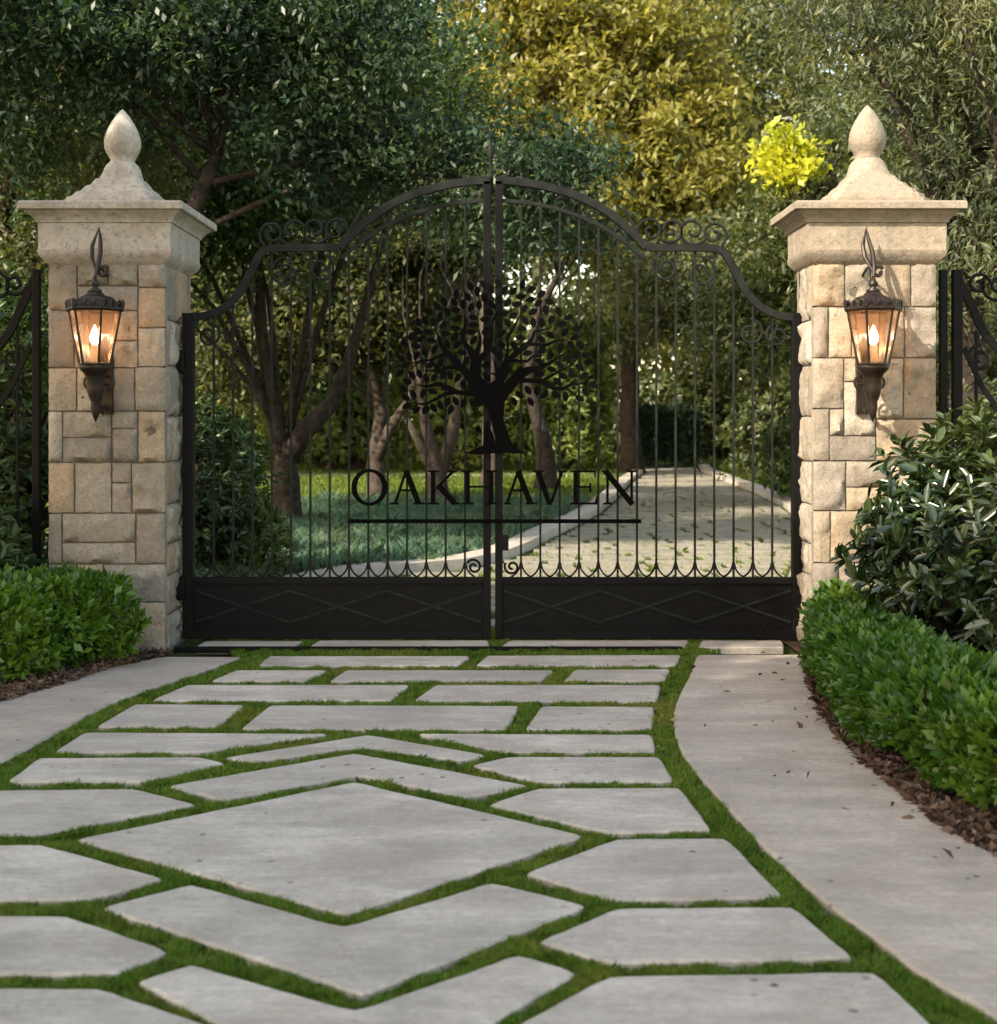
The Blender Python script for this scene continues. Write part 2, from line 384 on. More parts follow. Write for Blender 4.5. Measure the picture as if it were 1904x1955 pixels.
# soil beds
def sheet(pts, z, name, mat, label, bumpy=False):
    m = MB(); m.add([(x,y,z) for x,y in pts], [tuple(range(len(pts)))])
    return tag(m.build(name, mat), label, 'ground', kind='structure')
def offset_bed(line, side, w): return line+[(x+side*w, y) for x, y in line[::-1]]
rb = [(2.06,10.5)]+bo
sheet(rb+[(6.5,1.5),(6.5,10.5)], -.015, 'soil', M['soil'], 'dark mulch bed under the right hedge and shrub')
sheet([(-2.31,9.62)]+lo+[(-9,1.5),(-9,10.5),(-2.31,10.5)], -.012, 'soil', M['soil'], 'dark mulch bed under the left hedge')
# mulch chips
def chips(n, fn, name, label):
    P = fn(n); D = rng.normal(size=P.shape); D[:,2] *= .35
    V, Fq = leaves(P, D, .045, .5)
    tag(npmesh(name, V, Fq, M['chips']), label, 'mulch', kind='stuff')
M['chips'] = leaf_mat('mulch_chips', [(.03,.017,.012), (.07,.04,.03), (.14,.085,.065), (.22,.16,.13)], .0, .8, .2)
bo_a = np.array(bo)
def mulch_r(n):
    Y = rng.uniform(4.6, 9.4, n); xe = np.interp(Y, bo_a[::-1,1], bo_a[::-1,0]); X = xe+np.abs(rng.normal(0, .16, n))-.015-(rng.uniform(size=n)<.012)*rng.exponential(.25, n)
    return np.stack([X, Y, -.01+rng.uniform(0,.03,n)], 1)
lo_a = np.array(lo)
def mulch_l(n):
    Y = rng.uniform(6.2, 9.4, n); xe = np.interp(Y, lo_a[::-1,1], lo_a[::-1,0]); X = xe-np.abs(rng.normal(0, .2, n))+.03
    return np.stack([X, Y, -.005+rng.uniform(0,.03,n)], 1)
chips(9000, mulch_r, 'mulch', 'reddish brown bark mulch between right hedge and stone band')
chips(9000, mulch_l, 'mulch', 'reddish brown bark mulch between left hedge and stone band')

# ---- joint grass
def joint_grass():
    n = 1500000
    Y = 3.3*np.exp(rng.uniform(0, math.log(10.55/3.3), n)*1.0)
    keep = rng.uniform(size=n) < np.minimum(1, (4.2/Y)**.6); Y = Y[keep]; n = len(Y)
    X = rng.uniform(-1, 1, n)*np.minimum(2.35, .40*Y+.15)
    ok = inside([(x,y) for x,y,_ in dp], X, Y); X, Y = X[ok], Y[ok]
    for q in slab_polys:
        xs = [a[0] for a in q]; ys = [a[1] for a in q]
        bb = (X > min(xs)) & (X < max(xs)) & (Y > min(ys)) & (Y < max(ys))
        r = np.zeros(len(X), bool); r[bb] = inside(q, X[bb], Y[bb]); X, Y = X[~r], Y[~r]
    patch = np.array([noise.noise(Vector((x*9, y*9, 3.))) for x, y in zip(X, Y)])
    kp = (patch > -.16) | (rng.uniform(size=len(X)) < .25); X, Y, patch = X[kp], Y[kp], patch[kp]
    h = .030*(1+.55*patch)*rng.uniform(.55, 1.25, len(X))*np.clip(.55+Y*.06, .6, 1.)
    n = len(X); P = np.stack([X, Y, np.full(n, -.038)], 1)
    D = np.stack([rng.normal(0,.26,n), rng.normal(0,.26,n), np.ones(n)], 1)
    D = unit(D); W = rng.uniform(.0016, .0032, (n,1))*np.clip(Y/5, 1, 2)[:,None]; H = h[:,None]+.012
    ang = rng.uniform(0, math.pi, n); S = np.stack([np.cos(ang), np.sin(ang), np.zeros(n)], 1)
    bend = rng.normal(0, .012, (n,3)); bend[:,2] = 0
    V = np.stack([P-S*W, P+S*W, P+D*H*.6+S*W*.7, P+D*H+bend, P+D*H*.6-S*W*.7], 1).reshape(-1,3)
    i = np.arange(n)[:,None]*5
    me = npmesh('grass', V, i+np.array([[0,1,2,3,4]]), M['grass'])
    print('joint blades', n)
    tag(me, 'short green grass growing in the joints between the stone slabs', 'grass', kind='stuff')
joint_grass()

# ---- rear drive beyond the gate
kl = [(-2.31,10.62),(-2.1,12.5),(-1.35,14.1),(-.35,14.9),(.10,15.9),(.42,17.2),(.75,18.9),(1.25,21.2),(1.75,23.8),(2.4,28),(3.2,34),(4.3,41),(5.2,50)]
kr = [(2.18,10.62),(2.6,12.5),(3.1,14.5),(3.9,17.5),(4.7,21),(5.2,25),(5.6,30),(5.9,36),(6.2,42),(7.2,50)]
kla, kra = np.array(kl), np.array(kr)
tag(MB().add([(x,y,-.03) for x,y in kl]+[(x,y,-.03) for x,y in kr[::-1]], [tuple(range(len(kl)+len(kr)))]).build('rear_driveway', M['turfsoil']),
    'rear driveway of stone pavers bending right behind the gate', 'driveway', kind='structure')
rear = C.objects['rear_driveway']
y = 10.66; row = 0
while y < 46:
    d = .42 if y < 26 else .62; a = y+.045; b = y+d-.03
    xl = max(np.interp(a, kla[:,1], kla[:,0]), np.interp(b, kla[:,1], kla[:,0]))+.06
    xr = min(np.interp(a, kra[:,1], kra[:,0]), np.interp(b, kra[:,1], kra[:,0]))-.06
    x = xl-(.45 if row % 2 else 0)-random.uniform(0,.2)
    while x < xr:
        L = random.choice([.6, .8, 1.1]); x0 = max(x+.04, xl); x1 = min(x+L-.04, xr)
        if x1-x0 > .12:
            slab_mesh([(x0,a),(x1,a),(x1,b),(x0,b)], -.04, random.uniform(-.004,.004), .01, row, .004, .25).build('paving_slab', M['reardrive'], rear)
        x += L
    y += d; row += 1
def kerb(line, side, name, label):
    P = [Vector(p) for p in line]; Q = []
    for i, p in enumerate(P):
        d = (P[min(i+1,len(P)-1)]-P[max(i-1,0)]).normalized(); Q.append(p+Vector((-d.y, d.x))*side)
    m = MB(); n = len(P); z = .09
    vs = [(p.x,p.y,-.05) for p in P]+[(p.x,p.y,z) for p in P]+[(q.x,q.y,z) for q in Q]+[(q.x,q.y,-.05) for q in Q]
    fs = []
    for i in range(n-1):
        for k in range(3): fs.append((k*n+i, k*n+i+1, (k+1)*n+i+1, (k+1)*n+i))
    fs += [(0,n,2*n,3*n), (n-1,4*n-1,3*n-1,2*n-1)]
    tag(m.add(vs, fs).build(name, M['kerb']), label, 'kerb', kind='structure')
tag(MB().box(-16, 3.9, 39.6, 41.2, -.06, -.02).build('path', M['kerb']), 'pale path crossing the far lawn from the left', 'path', kind='structure')
kerb(kl, .32, 'kerb', 'pale stone kerb on the left of the drive beyond the gate')
kerb(kr, -.32, 'kerb', 'pale stone kerb on the right of the drive beyond the gate')

def blades(X, Y, h, w, name, mat, label, cat, lean=.35):
    n = len(X); P = np.stack([X, Y, np.full(n, -.05)], 1); D = unit(np.stack([rng.normal(0,lean,n), rng.normal(0,lean,n), np.ones(n)], 1))
    H = (h*rng.uniform(.6, 1.2, n))[:,None]; ang = rng.uniform(0, math.pi, n); S = np.stack([np.cos(ang), np.sin(ang), np.zeros(n)], 1)*w
    B = rng.normal(0, .25, (n,3)); B[:,2] = -.15
    V = np.stack([P-S, P+S, P+D*H*.6+S, P+D*H+B*H, P+D*H*.6-S], 1).reshape(-1,3); i = np.arange(n)[:,None]*5
    return tag(npmesh(name, V, i+np.array([[0,1,2,3,4]]), mat), label, cat, kind='stuff')
n = 60000; Y = rng.uniform(12.5, 26, n); xe = np.interp(Y, kla[:,1], kla[:,0])-.38; X = xe-rng.uniform(0, 1, n)**1.1*(5.0)
hh = .30+.12*np.array([noise.noise(Vector((x*1.7,y*1.2,0))) for x,y in zip(X,Y)])
blades(X, Y, hh, .008, 'ground_cover', M['bed'], 'blue-green strappy ground cover in the bed beyond the left gate leaf', 'ground cover')
n = 160000; Y = 10.7*np.exp(rng.uniform(0, math.log(3.2), n)); X = rng.uniform(-2.3, 5.8, n)
ok = (X > np.interp(Y, kla[:,1], kla[:,0])+.02) & (X < np.interp(Y, kra[:,1], kra[:,0])-.02)
ph = np.where(Y < 26.2, ((Y-10.66) % .42)/.42, ((Y-26.2) % .62)/.62); jn = (np.minimum(ph, 1-ph) < .11)
mo = np.array([noise.noise(Vector((x*1.3,y*1.1,4))) for x, y in zip(X, Y)]); ok &= (jn | ((mo > .22) & (rng.uniform(size=n) < .35)))
X, Y = X[ok], Y[ok]; blades(X, Y, np.full(len(X), .085), .004, 'grass', M['grass'], 'grass and moss in the joints of the rear driveway', 'grass', .5)
n = 90000; Y = 22+38*rng.uniform(0,1,n)**1.3; X = rng.uniform(-12, 14, n)
ok = ~((X > np.interp(Y, kla[:,1], kla[:,0])-.4) & (X < np.interp(Y, kra[:,1], kra[:,0])+.4)); X, Y = X[ok], Y[ok]
M['lawnblade'] = leaf_mat('lawn_blades', [(.065,.11,.016), (.10,.155,.024), (.16,.20,.045)], .4, .6, .2, 1.4)
blades(X, Y, np.full(len(X), .13), .012, 'grass', M['lawnblade'], 'yellow-green lawn grass under the far trees', 'grass', .5)

# ------------------------------------------------------------------ stone pillars
def block(mb, u0, u1, z0, z1, frame, seed, depth=.07, rough=.029):
    """rough faced stone on a wall: frame=(origin, uvec, nvec) ; front grid displaced"""
    O, U, Nn = frame; w, h = u1-u0, z1-z0; nu = max(3, int(w/.028)); nz = max(3, int(h/.028))
    amp = rough*random.uniform(.6, 1.5); off = random.uniform(-.004, .010)
    vs = []; fs = []
    for j in range(nz+1):
        for i in range(nu+1):
            a, b = i/nu, j/nz; e = min(a*w, (1-a)*w, b*h, (1-b)*h); rnd = min(1, e/.022)
            u = u0+a*w; z = z0+b*h
            if e < 1e-6:
                u += noise.noise(Vector((u*15, z*15, seed)))*.005*(1 if 0<b<1 else .3); z += noise.noise(Vector((u*15, z*15, seed+9)))*.005
            p = Vector((u*7, z*7, seed)); d = off+amp*(noise.noise(p)+.5*noise.noise(p*2.3)+.35*noise.noise(p*5))
            d = d*rnd-.014*(1-rnd)**2
            q = O+U*u+Nn*d; vs.append((q.x, q.y, z))
    k = len(vs); per = [i for i in range(nu+1)]+[j*(nu+1)+nu for j in range(1,nz+1)]+[nz*(nu+1)+i for i in range(nu-1,-1,-1)]+[j*(nu+1) for j in range(nz-1,0,-1)]
    for j in range(nz):
        for i in range(nu): a = j*(nu+1)+i; fs.append((a, a+1, a+nu+2, a+nu+1))
    for i in per: x, yv, z = vs[i]; q = Vector((x, yv, z))-Nn*depth; vs.append((q.x, q.y, q.z))
    m = len(per)
    for i in range(m): fs.append((per[i], k+i, k+(i+1)%m, per[(i+1)%m]))
    mb.add(vs, fs)
def rand_courses(w, edges):
    out = []
    for c, (a, b) in enumerate(zip(edges[:-1], edges[1:])):
        x = 0; first = True
        while x < w-.01:
            L = random.uniform(.16, .42) if not first else (.14 if c % 2 else .27); first = False
            if w-x-L < .13: L = w-x
            if L > .28 and random.random() < .3: m = (a+b)/2+random.uniform(-.03,.03); out += [(x,x+L,a,m),(x,x+L,m,b)]
            else: out.append((x, x+L, a, b))
            x += L
    return out
def pillar(name, label, x0, x1, front_rects, seed, Yb, capm, fx=0):
    random.seed(seed); Yf = 9.56; top = 2.69
    root = empty(name, ((x0+x1)/2, (Yf+Yb)/2, 0), label, 'stone pillar', 'stone gate pillars')
    core = MB().box(x0+.022, x1-.022, Yf+.022, Yb-.022, -.06, top); core.build('mortar_core', M['mortar'], root)
    w = x1-x0; mb = MB(); J = .006
    fr = (Vector((x0, Yf, 0)), Vector((1,0,0)), Vector((0,-1,0)))
    for k, (a, b, c, d) in enumerate(front_rects): block(mb, a+J, b-J, c+J, d-J, fr, seed+k*1.7)
    edges = sorted({round(v,3) for r in front_rects for v in (r[2],)}); 
    E = [-.05, .22, .50, .72, 1.0, 1.30, 1.62, 1.98, 2.30, 2.69]; dd = Yb-Yf-.14
    for s, frm in (('r', (Vector((x1, Yf+.07, 0)), Vector((0,1,0)), Vector((1,0,0)))), ('l', (Vector((x0, Yb-.07, 0)), Vector((0,-1,0)), Vector((-1,0,0)))), ('b', (Vector((x1, Yb, 0)), Vector((-1,0,0)), Vector((0,1,0))))):
        for k, (a, b, c, d) in enumerate(rand_courses(w if s == 'b' else dd, E)): block(mb, a+J, b-J, c+J, d-J, frm, seed+50+k*2.1)
    sh = mb.build('shaft', M['stone'], root); shade_auto(sh, 50)
    # capital: square rings
    prof = [(2.66,-.03),(2.690,0.012),(2.705,.022),(2.730,.044),(2.752,.052),(2.770,.055),(2.772,.048),(2.80,.047),(2.955,.050),(2.958,.062),(2.975,.066),(3.005,.090),(3.028,.122),(3.034,.126),(3.036,.148),(3.042,.155),(3.082,.156),(3.092,.150),(3.097,.138),(3.112,-.02)]
    c = MB(); vs = []; fs = []; nS = 14
    ringn = 0
    for z, o in prof:
        ring = []
        cs = [(x0-o,Yf-o),(x1+o,Yf-o),(x1+o,Yb+o),(x0-o,Yb+o)]
        for i in range(4):
            a = cs[i]; b = cs[(i+1)%4]
            for k in range(nS):
                t = k/nS; p = Vector((a[0]+(b[0]-a[0])*t, a[1]+(b[1]-a[1])*t, z)); q = noise.noise(p*6+Vector((seed,0,0)))*.003+noise.noise(p*19)*.0015
                p += Vector((p.x-(x0+x1)/2, p.y-(Yf+Yb)/2, 0)).normalized()*q; ring.append(tuple(p))
        vs += ring; ringn = len(ring)
    for i in range(len(prof)-1):
        for k in range(ringn): fs.append((i*ringn+k, i*ringn+(k+1)%ringn, (i+1)*ringn+(k+1)%ringn, (i+1)*ringn+k))
    fs.append(tuple(range((len(prof)-1)*ringn, len(prof)*ringn))); fs.append(tuple(range(ringn))[::-1])
    cap = c.add(vs, fs).build('capital', capm, root); shade_auto(cap, 28)
    # stepped plinth
    cx, cy = (x0+x1)/2+fx, (Yf+Yb)/2; b = MB(); vs = []; fs = []; prof = [(3.09,.358),(3.128,.358),(3.134,.332),(3.168,.322),(3.174,.296),(3.212,.272),(3.218,.248),(3.262,.216),(3.268,.192),(3.318,.166),(3.324,.146),(3.385,.134),(3.41,.128),(3.435,.112),(3.455,.09)]
    n = 32
    for i, (z, r) in enumerate(prof):
        rd = min(1, max(0, (z-3.30)/.10))
        for k in range(n):
            a = 2*math.pi*(k+.5)/n; ca, sa = math.cos(a), math.sin(a); q = r/max(abs(ca), abs(sa)); q = q*(1-rd)+r*rd
            vs.append((cx+q*ca, cy+q*sa, z+noise.noise(Vector((ca*2, sa*2, z*9+seed)))*.004))
    for i in range(len(prof)-1):
        for k in range(n): fs.append((i*n+k, i*n+(k+1)%n, (i+1)*n+(k+1)%n, (i+1)*n+k))
    fs.append(tuple(range(n))[::-1]); fs.append(tuple((len(prof)-1)*n+k for k in range(n)))
    o = b.add(vs, fs).build('plinth', capm, root); shade_auto(o, 28)
    f = MB().lathe([(3.445,.085),(3.46,.088),(3.475,.084),(3.50,.098),(3.53,.117),(3.565,.129),(3.60,.131),(3.64,.125),(3.69,.108),(3.74,.082),(3.79,.050),(3.825,.022),(3.842,.006)], cx, cy, 32)
    o = f.build('finial', capm, root, smooth=True)
    return root
def rects_from_px(L, x0, w, pxl, pxr):
    out = []
    for a, b, c, d in L:
        u0 = (a-pxl)/(pxr-pxl)*w; u1 = (b-pxl)/(pxr-pxl)*w
        z1 = CH+(HY-c)*9.56/F; z0 = CH+(HY-d)*9.56/F
        out.append((u0, u1, max(z0,-.05), min(z1, 2.69)))
    return out
LX0, LX1, RX0, RX1 = -3.133, -2.315, 2.185, 3.046
Lr = [(90,146,498,592),(146,205,498,545),(205,262,498,545),(146,262,545,592),(262,315,498,548),(262,315,548,625),(90,140,592,702),(140,262,592,650),(140,262,650,702),(262,315,625,700),
 (90,145,702,785),(145,200,702,785),(200,256,702,785),(256,315,700,785),(90,118,785,883),(118,212,785,835),(118,212,835,883),(212,262,785,818),(212,262,818,883),(262,315,785,883),
 (90,141,883,980),(141,212,883,980),(212,250,883,922),(212,250,922,980),(250,315,883,980),(90,117,980,1077),(117,258,980,1036),(117,258,1036,1077),(258,315,980,1077),
 (90,145,1077,1160),(145,196,1077,1160),(196,315,1077,1150),(90,200,1160,1256),(196,315,1150,1256)]
Lr[-2] = (90,196,1160,1256)
Rr = [(1550,1612,490,585),(1612,1662,490,585),(1662,1740,490,585),(1740,1790,490,585),(1550,1580,585,683),(1580,1625,585,683),(1625,1728,585,683),(1728,1790,585,683),
 (1550,1610,683,780),(1610,1672,683,728),(1610,1672,728,832),(1672,1726,683,800),(1726,1790,683,800),(1550,1582,780,880),(1582,1610,780,832),(1582,1672,832,880),(1672,1790,800,880),
 (1550,1614,880,975),(1614,1700,880,930),(1614,1700,930,975),(1700,1790,880,975),(1550,1584,975,1075),(1584,1690,975,1075),(1690,1790,975,1075),(1550,1600,1075,1160),(1600,1790,1075,1160),(1550,1680,1160,1256),(1680,1790,1160,1256)]
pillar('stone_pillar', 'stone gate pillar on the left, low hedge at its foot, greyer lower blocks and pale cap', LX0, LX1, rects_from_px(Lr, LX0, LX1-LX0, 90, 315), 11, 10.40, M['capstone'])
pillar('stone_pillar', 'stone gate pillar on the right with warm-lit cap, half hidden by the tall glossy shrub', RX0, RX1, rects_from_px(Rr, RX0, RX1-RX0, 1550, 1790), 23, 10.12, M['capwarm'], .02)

# ------------------------------------------------------------------ lanterns
def lantern(cx, label, hook):
    Yw = 9.55; cy = 9.27; z = lambda py: CH+(HY-py)*cy/F
    root = empty('wall_lantern', (cx, Yw, z(697)), label, 'wall lantern', 'lit lanterns on the gate pillars')
    def hexa(r, zz): return [(cx+r*math.sin(R(60*k+30)), cy-r*math.cos(R(60*k+30)), zz) for k in range(6)]
    zb, zt = z(695), z(592); rb, rt = .104, .176
    fr = MB(); A, B = hexa(rb, zb), hexa(rt, zt)
    for k in range(6):
        fr.tube([A[k], B[k]], .0085, 6)
        fr.tube([A[k], A[(k+1)%6]], .010, 6); 
    def ring(mb, r0, r1, z0, z1):
        a, b = hexa(r0, z0), hexa(r1, z1)
        mb.add(a+b, [(k,(k+1)%6,6+(k+1)%6,6+k) for k in range(6)])
    ring(fr, rt+.012, rt+.022, zt-.012, zt+.004); ring(fr, rt+.022, rt+.016, zt+.004, zt+.014)
    fr.add(hexa(rt+.012, zt-.012), [tuple(range(6))]) if False else None
    fr.build('frame', M['bronze'], root)
    for k in range(6):
        k2 = (k+1)%6; f = lambda p, s: (cx+(p[0]-cx)*s, cy+(p[1]-cy)*s, p[2])
        MB().add([f(A[k],.985), f(A[k2],.985), f(B[k2],.985), f(B[k],.985)], [(0,1,2,3)]).build('glass_pane', M['glass'], root)
    rf = MB(); prof = [(rt+.016, zt+.014), (.150, zt+.055), (.12, zt+.085), (.07, zt+.10), (.045, zt+.125)]
    for (r0,z0),(r1,z1) in zip(prof[:-1], prof[1:]): ring(rf, r0, r1, z0, z1)
    rf.add(hexa(.045, zt+.125), [tuple(range(6))])
    roof = rf.build('roof', M['bronze'], root)
    cr = MB()
    for k in range(6):
        a = Vector(hexa(rt+.012, zt+.012)[k]); b = Vector(hexa(rt+.012, zt+.012)[(k+1)%6])
        for j in range(3):
            p = a.lerp(b, (j+.5)/3); s = (b-a).normalized()*.024
            cr.tube([p-s, p-s*.9+Vector((0,0,.028)), p+Vector((0,0,.052)), p+s*.9+Vector((0,0,.028)), p+s], [.008,.009,.007,.009,.008], 6)
        cr.tube([a, a+Vector((0,0,.04)), a+Vector((0,0,.06))], [.012,.016,.004], 6)
    cr.build('cresting', M['bronze'], root)
    MB().lathe([(zt+.115,.045),(zt+.135,.05),(zt+.15,.02),(zt+.165,.032),(zt+.18,.034),(zt+.20,.018),(zt+.23,.008)], cx, cy, 12).build('finial', M['bronze'], root, smooth=True)
    # base cup and pendant
    MB().lathe([(z(805),.002),(z(795),.020),(z(780),.034),(z(768),.030),(z(758),.046),(z(740),.062),(z(722),.058),(z(714),.075),(z(706),.102),(z(700),.112),(z(697),.106)], cx, cy+.02, 16).build('base_cup', M['bronze'], root, smooth=True)
    br = MB()
    br.box(cx-.045, cx+.045, Yw-.03, Yw+.02, z(790), z(640))       # wall plate behind
    br.tube([(cx,Yw-.02,z(775)),(cx,Yw-.10,z(785)),(cx,Yw-.2,z(770)),(cx,cy+.03,z(735))], .018, 8)
    for s in (-1, 1):
        pts = []
        for i in range(22):
            t = i/21; a = -math.pi/2+s*t*math.pi*2.2; r = .055*(1-.72*t); pts.append((cx+s*.055+s*0+r*math.cos(a)*1.0, cy+.10, z(728)+r*math.sin(a)))
        br.tube(pts, .009, 6)
    br.build('bracket', M['bronze'], root)
    hk = MB()
    hk.tube([(cx,cy,zt+.21),(cx+.012,cy+.03,zt+.30),(cx+.015,cy+.08,zt+.40),(cx+.0,cy+.13,zt+.50),(cx-.012,cy+.14,z(428))], [.010,.016,.017,.013,.003], 8)
    hk.tube([(cx,cy+.02,zt+.27),(cx-.04,cy+.06,zt+.36),(cx-.045,cy+.10,zt+.45),(cx-.012,cy+.14,z(430))], [.009,.016,.014,.003], 8)
    pts = []
    for i in range(24):
        t = i/23; a = math.pi*.2+t*math.pi*2.0; r = .04*(1-.65*t); pts.append((cx+.045+r*math.cos(a), cy+.04, zt+.26+r*math.sin(a)))
    hk.tube(pts, .013, 6); hk.tube([(cx,cy+.03,zt+.30),(cx,cy+.16,zt+.30),(cx,Yw,zt+.26)], .010, 6)
    hk.build('scroll_hook', M['bronze'], root)
    MB().lathe([(zb+.005,.028),(zb+.02,.03),(zb+.12,.028),(zb+.13,.02)], cx, cy, 14).build('candle_tube', M['candle'], root, smooth=True)
    MB().lathe([(zb+.13,.014),(zb+.15,.030),(zb+.18,.036),(zb+.215,.026),(zb+.25,.010),(zb+.265,.002)], cx, cy, 14).build('bulb', M['bulb'], root, smooth=True)
    ld = bpy.data.lights.new('lantern_light', 'POINT'); ld.energy = LAMPW; ld.color = (1., .64, .34); ld.shadow_soft_size = .04
    lo_ = bpy.data.objects.new('lantern_light', ld); lo_.location = (cx, cy, zb+.22); C.objects.link(lo_)
    # roof has no vents; light leaves by the glass panes
LAMPW = 6.5
lantern((181-CX)*9.27/F, 'lit bronze wall lantern on the left pillar, bright glow on the stone beside it', 1)
lantern((1668-CX)*9.27/F, 'lit bronze wall lantern on the right pillar, above the glossy shrub', 1)

# ------------------------------------------------------------------ iron gate
GY = 10.02
def G(px, py): return ((px-CX)*GY/F, CH+(HY-py)*GY/F)
def curve2(pts, n=8):
    out = []
    for i in range(len(pts)-1):
        p0 = pts[max(i-1,0)]; p1 = pts[i]; p2 = pts[i+1]; p3 = pts[min(i+2,len(pts)-1)]
        for k in range(n):
            t = k/n
            out.append(tuple(.5*(2*p1[a]+(p2[a]-p0[a])*t+(2*p0[a]-5*p1[a]+4*p2[a]-p3[a])*t*t+(3*p1[a]-p0[a]-3*p2[a]+p3[a])*t**3) for a in (0,1)))
    out.append(pts[-1]); return out
def spiral(cx, cz, r, turns, a0, s, yv, tail=None, n=30):
    pts = []
    for i in range(n):
        t = i/(n-1); a = a0+s*t*turns*2*math.pi; rr = r*(1-.80*t); pts.append((cx+rr*math.cos(a), yv, cz+rr*math.sin(a)))
    if tail: pts = [(tail[0], yv, tail[1])]+pts
    return pts
MX = 941.5
def gate_leaf(side, label):
    f = (lambda px: px) if side < 0 else (lambda px: 2*MX-px)
    P = lambda px, py: G(f(px), py)
    root = empty('gate_leaf', (P(350,0)[0], GY, 0), label, 'gate', 'leaves of the iron driveway gate')
    I = M['iron']; O_ = M['oldiron']
    def vbar(name, px0, px1, y0, y1, d, mat=I):
        a, b = sorted((P(px0,0)[0], P(px1,0)[0])); z0, z1 = P(0,y1)[1], P(0,y0)[1]
        return MB().box(a, b, GY-d/2, GY+d/2, z0, z1).build(name, mat, root, bevel=.004)
    vbar('hinge_stile', 350, 371, 598, 1219, .075)
    vbar('meeting_stile', 923, 937.5, 346, 1219, .06)
    # top rail with S sweep and arch
    tr = [(358,606),(398,601),(436,582),(466,545),(486,505),(500,482),(515,475),(560,473),(610,473),(650,472)]
    ar = [(650,472),(690,431),(735,397),(790,371),(850,354),(905,346),(936,345)]
    S = curve2([P(*p) for p in tr], 6); A = curve2([P(*p) for p in ar], 6)
    MB().strip(S, .052, GY-.028, GY+.028).build('top_rail', O_, root)
    MB().strip(A, .054, GY-.030, GY+.030).build('arch_rail', O_, root)
    A2 = curve2([P(x, y+38) for x, y in ar[1:]], 6); A2[0] = P(690,478)
    MB().strip([P(652,492)]+curve2([P(690,462),P(735,432),P(790,408),P(850,391),P(905,384),P(924,383)], 6), .026, GY-.014, GY+.014).build('inner_arch', O_, root)
    # infill scrolls between arches, cresting scrolls, under-rail scrolls
    for (x, y, r, a, s) in [(700,447,13,0,1),(752,415,14,1,1),(812,390,14,1,1),(872,376,13,1,1)]:
        c = P(x, y); MB().tube(spiral(c[0], c[1], r*GY/F, 1.3, a, s*side, GY), .008, 6).build('scroll', O_, root)
    for (x, y, r, a, s) in [(520,447,26,-2.2,-1),(560,440,30,-2.6,1),(602,438,27,-.6,-1),(640,440,28,-1,1)]:
        c = P(x, y); MB().tube(spiral(c[0], c[1], r*GY/F, 1.4, a if side < 0 else math.pi-a, s*(-side), GY), .011, 6).build('scroll', O_, root)
    tp = [P(*q) for q in [(655,470),(668,440),(682,415),(690,398)]]
    MB().strip(curve2(tp, 5), [.022]*15+[.006], GY-.01, GY+.01).build('leaf_ornament', O_, root)
    for (x, y, r, a, s) in [(545,520,30,1.57,1),(612,512,28,1.57,-1),(450,635,26,1.57,1),(398,640,24,1.57,-1)]:
        c = P(x, y); MB().tube(spiral(c[0], c[1], r*GY/F, 1.5, a, s*(-side), GY), .010, 6).build('scroll', O_, root)
    # bottom rails, panel
    a, b = sorted((P(371,0)[0], P(923,0)[0])); z0, z1 = P(0,1214)[1], P(0,1110)[1]
    pn = MB().box(a, b, GY-.010, GY+.010, z0, z1).build('kick_panel', I, root)
    MB().box(a, b, GY-.030, GY+.030, P(0,1114)[1], P(0,1102)[1]).build('middle_rail', I, root, bevel=.003)
    MB().box(a, b, GY-.030, GY+.030, P(0,1219)[1], P(0,1203)[1]).build('bottom_rail', I, root, bevel=.003)
    per = (b-a)/1.5; zc = P(0,1157)[1]; hz = .115
    z_ = MB()
    for ph, yo in ((0, 0), (1, .0025)):
        pts = []
        for k in range(4): pts.append((a+k*per/2, zc+hz*(1 if (k+ph) % 2 else -1)))
        pts[0] = (a+.01, pts[0][1]); pts[-1] = (b-.01, pts[-1][1])
        z_.strip(pts, .020, GY-.024-yo, GY-.008)
    z_.build('diamond_lattice', O_, root)
    # studs along the foot of the panel
    sq = []; x = a+.05; k = 0
    while x < b-.05: sq += [(x, P(0,1199 if k % 2 else 1193)[1]), (x+.034, P(0,1199 if k % 2 else 1193)[1])]; x += .036; k += 1
    MB().strip(sq, .006, GY-.016, GY-.009).build('stud_band', I, root)
    # pickets
    topz = lambda px: None
    TP = [(371,606),(398,606),(436,588),(466,550),(486,510),(500,484),(515,478),(650,478),(690,462),(735,432),(790,408),(850,391),(924,383)]
    xs = [p[0] for p in TP]; ys = [p[1] for p in TP]
    for k in range(14):
        px = 888-36.9*k
        if px < 380: break
        x = P(px, 0)[0]; zt = P(0, float(np.interp(px, xs, ys)))[1]
        m = MB().box(x-.0075, x+.0075, GY-.0075, GY+.0075, P(0,1104)[1], zt)
        m.build('picket', O_ , root)
        h = 18.45
        if k < 14:
            for s in (-1, 1):
                q = curve2([P(px+s*1, 1074), P(px+s*4, 1086), P(px+s*11, 1096), P(px+s*h, 1101)], 5)
                MB().strip(q, [.012]*(len(q)), GY-.008+s*.001, GY+.008+s*.001).build('picket_foot', I, root)
    # end scroll at foot of meeting stile
    c = P(905,1082); MB().tube(spiral(c[0], c[1], 15*GY/F, 1.4, 2.6, side, GY-.012), .009, 6).build('scroll', I, root)
    # hinges
    for py in (690, 1122):
        hx = P(346, 0)[0]; m = MB(); m.box(hx-.035, hx+.035, GY-.07, GY+.07, P(0,py+22)[1], P(0,py-22)[1]); m.build('hinge', I, root, bevel=.006)
